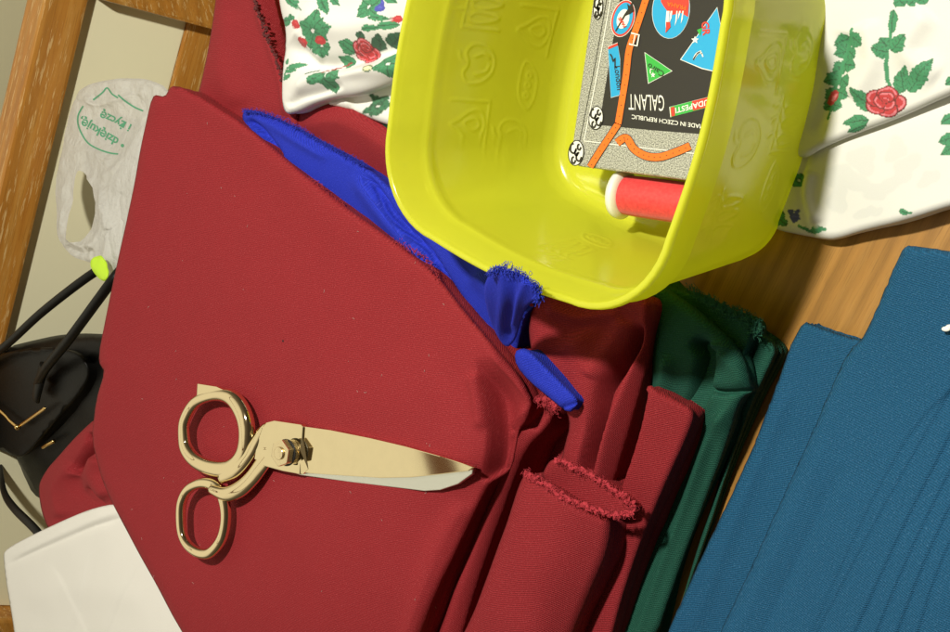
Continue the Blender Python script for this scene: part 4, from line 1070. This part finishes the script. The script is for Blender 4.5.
# green triangle
poly('sticker', [(645, 53), (671.5, 71), (648.5, 83)], M['pgreen'], .0005, border=1.0)
text_on('lettering', 'Cairo', (665, 72.5), (-1, -.6), (-.5, 1), 8.2, lambda a, b: ontin(a, b, .0008), M['pblack'], tin, bold=.005)
poly('printed_star', [(653 + (2.6 if k % 2 else 1.1) * math.sin(k * math.pi / 5), 75 + (3 if k % 2 else 1.3) * math.cos(k * math.pi / 5)) for k in range(10)], M['whiteprint'], .0008)
tline('printed_crescent', [(654, 69), (650.5, 69.5), (650.5, 73.5)], .9, M['whiteprint'], .0008)
# blue rectangle with bridge
poly('sticker', [(608, 47), (617.5, 43), (620, 60), (619.8, 95), (611, 97.5)], M['pblue'], .0005, border=.5)
poly('sticker_field', [(608, 47), (617.5, 43), (617.8, 45.5), (608.3, 49.5)], M['pred'], .0007)
tline('printed_skyline', [(610, 54), (612, 57), (613, 62), (615, 58), (615, 66), (617, 68)], 1.4, M['pblack'], .0007, n=2)
text_on('lettering', 'London', (614.2, 66), (.12, 1), (1, -.12), 8, lambda a, b: ontin(a, b, .0007), M['pblack'], tin, bold=.01)
# blue pennant
poly('sticker', [(717, 8), (681, 59.5), (702, 68), (730, 75)], M['pblue'], .0005, border=1.0)
text_on('lettering', 'GR', (701.5, 22), (.12, 1), (1, -.12), 10, lambda a, b: ontin(a, b, .0008), M['pred'], tin, bold=.03)
poly('printed_star', [(695 + (4 if k % 2 else 1.8) * math.sin(k * math.pi / 5), 40 + (4 if k % 2 else 1.8) * math.cos(k * math.pi / 5)) for k in range(10)], M['whiteprint'], .0008)
poly('printed_leaf', [(697, 30), (702, 28), (700, 36)], M['pgreen'], .0008)
for k in range(3): tline('printed_wave', [(693, 60 - k * 0), (696 + k * 2, 54 - k), (701 + k, 51 + k * 3)], 1.2, M['whiteprint'], .0008)
# long flag strip
poly('sticker', [(670, 107), (720, 94), (721, 104), (671, 117)], M['pgreen'], .0005, border=.7)
poly('sticker_field', [(670.6, 107.6), (674.4, 106.6), (675, 115.6), (671.4, 116.6)], M['pred'], .0007)
poly('sticker_field', [(692, 101.3), (720, 94.2), (721, 103.8), (693, 110.6)], M['pred'], .0007)
text_on('lettering', 'BUDAPESTI', (713, 98.3), (-1, .26), (.1, 1), 7.6, lambda a, b: ontin(a, b, .0009), M['whiteprint'], tin, bold=.02, space=1.05)
text_on('lettering', 'GALANT', (664.5, 95.5), (-1, -.04), (.02, 1), 23, lambda a, b: ontin(a, b, .0005), M['whiteprint'], tin, bold=-.004, xs=.40)
text_on('lettering', 'MADE IN CZECH REPUBLIC', (704, 124.8), (-1, -.14), (-.05, 1), 6.0, lambda a, b: ontin(a, b, .0005), M['whiteprint'], tin, bold=.01)

# ================================================================== THREAD SPOOL
sc0 = W(622, 194.5, .033); sdir = W(662, 200, .033) - sc0; sdir /= np.linalg.norm(sdir)
sp = empty('thread_spool', tuple(sc0 - ZZ * .014), 'spool of bright red thread with white flanges beside the tin in the container', 'thread spool')
def lathe(name, prof, mat, parent, o, ax, seg=40):
    ax = np.asarray(ax); s = np.cross(ax, (0, 0, 1)); s /= np.linalg.norm(s); b = np.cross(s, ax)
    bm = bmesh.new(); rs = [[bm.verts.new(o + ax * t + (s * math.cos(a) + b * math.sin(a)) * r) for a in [2 * math.pi * k / seg for k in range(seg)]] for t, r in prof]
    for p, q in zip(rs, rs[1:]):
        for i in range(seg): bm.faces.new((p[i], p[(i + 1) % seg], q[(i + 1) % seg], q[i]))
    bm.faces.new(rs[0]); bm.faces.new(rs[-1]); return bmobj(name, bm, mat, parent)
for off in (0, .064):
    lathe('flange', [(off - .0028, .0120), (off - .0022, .0136), (off - .0002, .0142), (off + .0012, .0142), (off + .0018, .0136), (off + .0028, .0122), (off + .0032, .010)], M['spoolwhite'], sp, sc0, sdir)
pr = [(.0034, .008)] + [(.0034 + .0002 * k, .0110 + .0004 * (1 - abs(k / 143. - 1) ** 6) + .00009 * (k % 2)) for k in range(286)] + [(.0606, .008)]
t = NT('red_thread'); co = t.n('ShaderNodeTexCoord').outputs['Object']
t.bsdf(Base_Color=t.ramp(t.noise(co, 500, 3, .6), [(.3, (.62, .03, .035)), (.7, (.86, .06, .06))]), Roughness=.6, Sheen_Weight=.3, Normal=t.bump(t.noise(co, 900, 2, .6), .5, .0002))
lathe('thread', pr, t.m, sp, sc0, sdir)

# ================================================================== SCISSORS
zs = .0812
def S(px, py, h=0.): return W(px, py, zs + h)
sci = empty('scissors', tuple(S(290, 450, -.003)), 'gold-handled tailor scissors lying closed on the large burgundy fabric', 'scissors')
def plate(name, px, h0, h1, mat, bev=.0006, tilt=None):
    bm = bmesh.new()
    n = len(px); top = []; bot = []
    for p in px:
        t = tilt(p) if tilt else 0
        q = W(p[0], p[1], zs + h1 + t); top.append(bm.verts.new(q)); bot.append(bm.verts.new(q - ZZ * (h1 - h0)))
    fs = [bm.faces.new(top), bm.faces.new(bot)]
    for i in range(n): fs.append(bm.faces.new((top[i], top[(i + 1) % n], bot[(i + 1) % n], bot[i])))
    bmesh.ops.recalc_face_normals(bm, faces=bm.faces[:])
    if bev:
        es = [e for e in bm.edges if not (e.verts[0] in top and e.verts[1] in bot) and not (e.verts[0] in bot and e.verts[1] in top)]
        bmesh.ops.bevel(bm, geom=[e for e in es if e.verts[0] in top], offset=bev, segments=2, affect='EDGES', profile=.5)
    return bmobj(name, bm, mat, sci, smooth=False)
# lower blade (bright ground steel) showing along the lower edge
plate('lower_blade', [(268, 425), (300, 430), (400, 455), (474, 466), (472, 474), (458, 484), (440, 490), (424, 491), (400, 488), (350, 482), (300, 475), (270, 466)], -.0022, .0002, M['steel'], .0005)
# upper blade: flat gilded face, ground hollow by the pivot
plate('upper_blade', [(302, 426), (330, 430), (370, 438), (404, 446), (440, 456), (462, 463), (474, 467.5), (468, 471), (440, 474.5), (410, 477.5), (380, 478), (340, 475.5), (310, 473.5), (300, 472)], .0006, .0032, M['goldflat'], .0005)
plate('pivot_plate', [(262, 427), (266, 422.5), (274, 420.5), (301, 424.5), (303, 427), (300, 474.5), (282, 471), (264, 466), (254, 459), (256, 446)], .0008, .0044, M['goldflat'], .0006)
# ricasso facet
bm = bmesh.new(); prism(bm, [S(301.5, 428, .0036), S(308, 469, .0034), S(303, 474, .0034), S(296.5, 473, .0046), S(300, 450, .005)], (0, 0, -.002)); bmobj('shoulder_facet', bm, M['gold'], sci, False)
def ring(name, pts, wid, hts, hgt, parent=sci, closed=True, tail=None):
    n = 6
    P = catmull([S(a, b, h) for (a, b), h in zip(pts, hts)], n, closed)
    Wd = catmull([np.array([w, t]) for w, t in zip(wid, hgt)], n, closed)
    bm = bmesh.new(); sweep(bm, P, Wd, 16, closed=closed); return bmobj(name, bm, M['gold'], parent)
mm = .00068
# large bow
ring('bow', [(184, 438), (185, 420), (196, 402), (215, 395), (232, 398), (243, 413), (247, 433), (242, 455), (230, 468), (212, 468), (196, 461), (187, 450)],
     [7.5 * mm, 6.5 * mm, 6 * mm, 6 * mm, 8.5 * mm, 10 * mm, 9.5 * mm, 8.5 * mm, 9 * mm, 8.5 * mm, 8 * mm, 8 * mm], [.0025, .0025, .0025, .003, .0035, .004, .004, .003, .0025, .0025, .0025, .0025], [.0036] * 4 + [.0052] * 3 + [.0042] * 5)
# thumb rest flag at the top of the large bow
bm = bmesh.new(); prism(bm, [S(197, 383.5, .007), S(216, 386.5, .007), (S(226, 391, .006)), S(206, 400, .004), S(196, 403, .004)], (0, 0, -.004), .0008); bmobj('bow_flag', bm, M['gold'], sci, False)
# small bow
ring('bow', [(181, 520), (182, 502), (189, 489), (202, 483), (215, 486), (223, 497), (226, 517), (222, 538), (211, 552), (200, 553), (189, 546), (183, 535)],
     [5.2 * mm, 5 * mm, 5 * mm, 5.5 * mm, 6.5 * mm, 6.5 * mm, 5.5 * mm, 5.5 * mm, 5.5 * mm, 5.5 * mm, 5.2 * mm, 5 * mm], [.0035] * 12, [.0036] * 12)
# shanks
ring('shank', [(222, 478), (236, 470), (247, 457), (256, 442), (264, 430), (276, 426)], [6 * mm, 8 * mm, 8 * mm, 7 * mm, 6 * mm, 5 * mm], [.003, .003, .003, .003, .001, -.0002], [.0035, .0038, .0036, .003, .002, .0012], closed=False)
ring('shank', [(212, 489), (226, 494), (240, 489), (252, 478), (262, 464), (272, 450), (284, 440)], [5 * mm, 7.5 * mm, 8.5 * mm, 8.5 * mm, 9 * mm, 8 * mm, 5 * mm], [.006, .005, .004, .003, .002, .0018, .0014], [.0036, .004, .004, .0036, .003, .0022, .0018], closed=False)
# screw and hexagonal nut standing on the pivot
pv = S(291, 452, .0044)
def hexa(name, o, z0, z1, r, mat, seg=6, bev=.0005, rot=.3):
    bm = bmesh.new(); pts = [o + np.array((r * math.cos(2 * math.pi * k / seg + rot), r * math.sin(2 * math.pi * k / seg + rot), z1)) for k in range(seg)]
    prism(bm, pts, (0, 0, z0 - z1), bev); return bmobj(name, bm, mat, sci, smooth=seg > 8)
hexa('screw_collar', pv, -.0005, .0035, .0080, M['goldnut'], 28)
hexa('washer', pv, .0036, .0046, .0088, M['black'], 28, .0002)
hexa('nut', pv, .0047, .0098, .0090, M['goldnut'], 6, .0009)
hexa('screw_end', pv, .0099, .0110, .0042, M['goldnut'], 24, .0004)
text_on('maker_mark', 'H', (266, 450), (0, -1), (-1, 0), 4, lambda a, b: S(a, b, .00452), simple('engraved', (.2, .13, .05), .6), sci)

# ================================================================== LIGHT, WORLD, CAMERA
sc = bpy.context.scene
ld = bpy.data.lights.new('ceiling_lamp', 'POINT'); ld.energy = 93; ld.color = (1., .955, .84); ld.shadow_soft_size = .040
lo = bpy.data.objects.new('ceiling_lamp', ld); col.objects.link(lo); lo.location = (.30, .50, 1.30)
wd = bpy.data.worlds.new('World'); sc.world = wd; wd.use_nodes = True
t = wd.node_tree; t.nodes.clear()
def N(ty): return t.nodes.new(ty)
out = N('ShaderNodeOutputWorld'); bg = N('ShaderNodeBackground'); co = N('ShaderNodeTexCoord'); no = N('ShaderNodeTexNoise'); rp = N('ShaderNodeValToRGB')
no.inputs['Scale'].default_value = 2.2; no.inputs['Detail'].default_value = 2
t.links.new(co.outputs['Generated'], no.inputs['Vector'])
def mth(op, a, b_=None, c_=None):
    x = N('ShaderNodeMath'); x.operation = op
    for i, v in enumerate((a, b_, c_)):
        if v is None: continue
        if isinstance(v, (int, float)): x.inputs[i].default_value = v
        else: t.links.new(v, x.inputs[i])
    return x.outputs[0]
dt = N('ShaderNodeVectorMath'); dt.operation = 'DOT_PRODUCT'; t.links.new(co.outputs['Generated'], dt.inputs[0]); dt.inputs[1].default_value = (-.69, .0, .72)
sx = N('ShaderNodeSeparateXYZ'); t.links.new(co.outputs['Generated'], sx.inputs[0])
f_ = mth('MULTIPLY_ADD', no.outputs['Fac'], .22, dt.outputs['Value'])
e = rp.color_ramp.elements; e[0].position = .10; e[0].color = (.045, .036, .024, 1); e[1].position = 1.0; e[1].color = (.80, .74, .56, 1)  # bright patch put into the world where the blades reflect it
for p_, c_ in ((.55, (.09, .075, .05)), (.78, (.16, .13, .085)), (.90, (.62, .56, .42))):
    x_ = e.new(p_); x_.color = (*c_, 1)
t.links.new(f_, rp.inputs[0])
# dark band added to the world, placed so the upper blade mirrors it
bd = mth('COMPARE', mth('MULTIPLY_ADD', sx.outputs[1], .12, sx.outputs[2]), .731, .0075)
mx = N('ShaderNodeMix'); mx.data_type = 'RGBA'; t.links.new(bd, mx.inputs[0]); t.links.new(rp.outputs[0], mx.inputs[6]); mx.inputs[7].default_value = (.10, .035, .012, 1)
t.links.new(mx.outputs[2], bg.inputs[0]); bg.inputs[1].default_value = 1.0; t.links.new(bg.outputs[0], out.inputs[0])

cd_ = bpy.data.cameras.new('camera'); cd_.lens = 50; cd_.sensor_width = 36; cd_.clip_start = .01; cd_.clip_end = 50
co_ = bpy.data.objects.new('camera', cd_); col.objects.link(co_)
mt = Matrix((( RT[0], UP[0], -FW[0], CAM[0]), (RT[1], UP[1], -FW[1], CAM[1]), (RT[2], UP[2], -FW[2], CAM[2]), (0, 0, 0, 1)))
co_.matrix_world = mt
cd_.dof.use_dof = False
sc.camera = co_
sc.view_settings.view_transform = 'Standard'; sc.view_settings.look = 'None'; sc.view_settings.exposure = 0; sc.view_settings.gamma = 1
sc.render.engine = 'CYCLES'
sc.cycles.max_bounces = 8; sc.cycles.transparent_max_bounces = 12
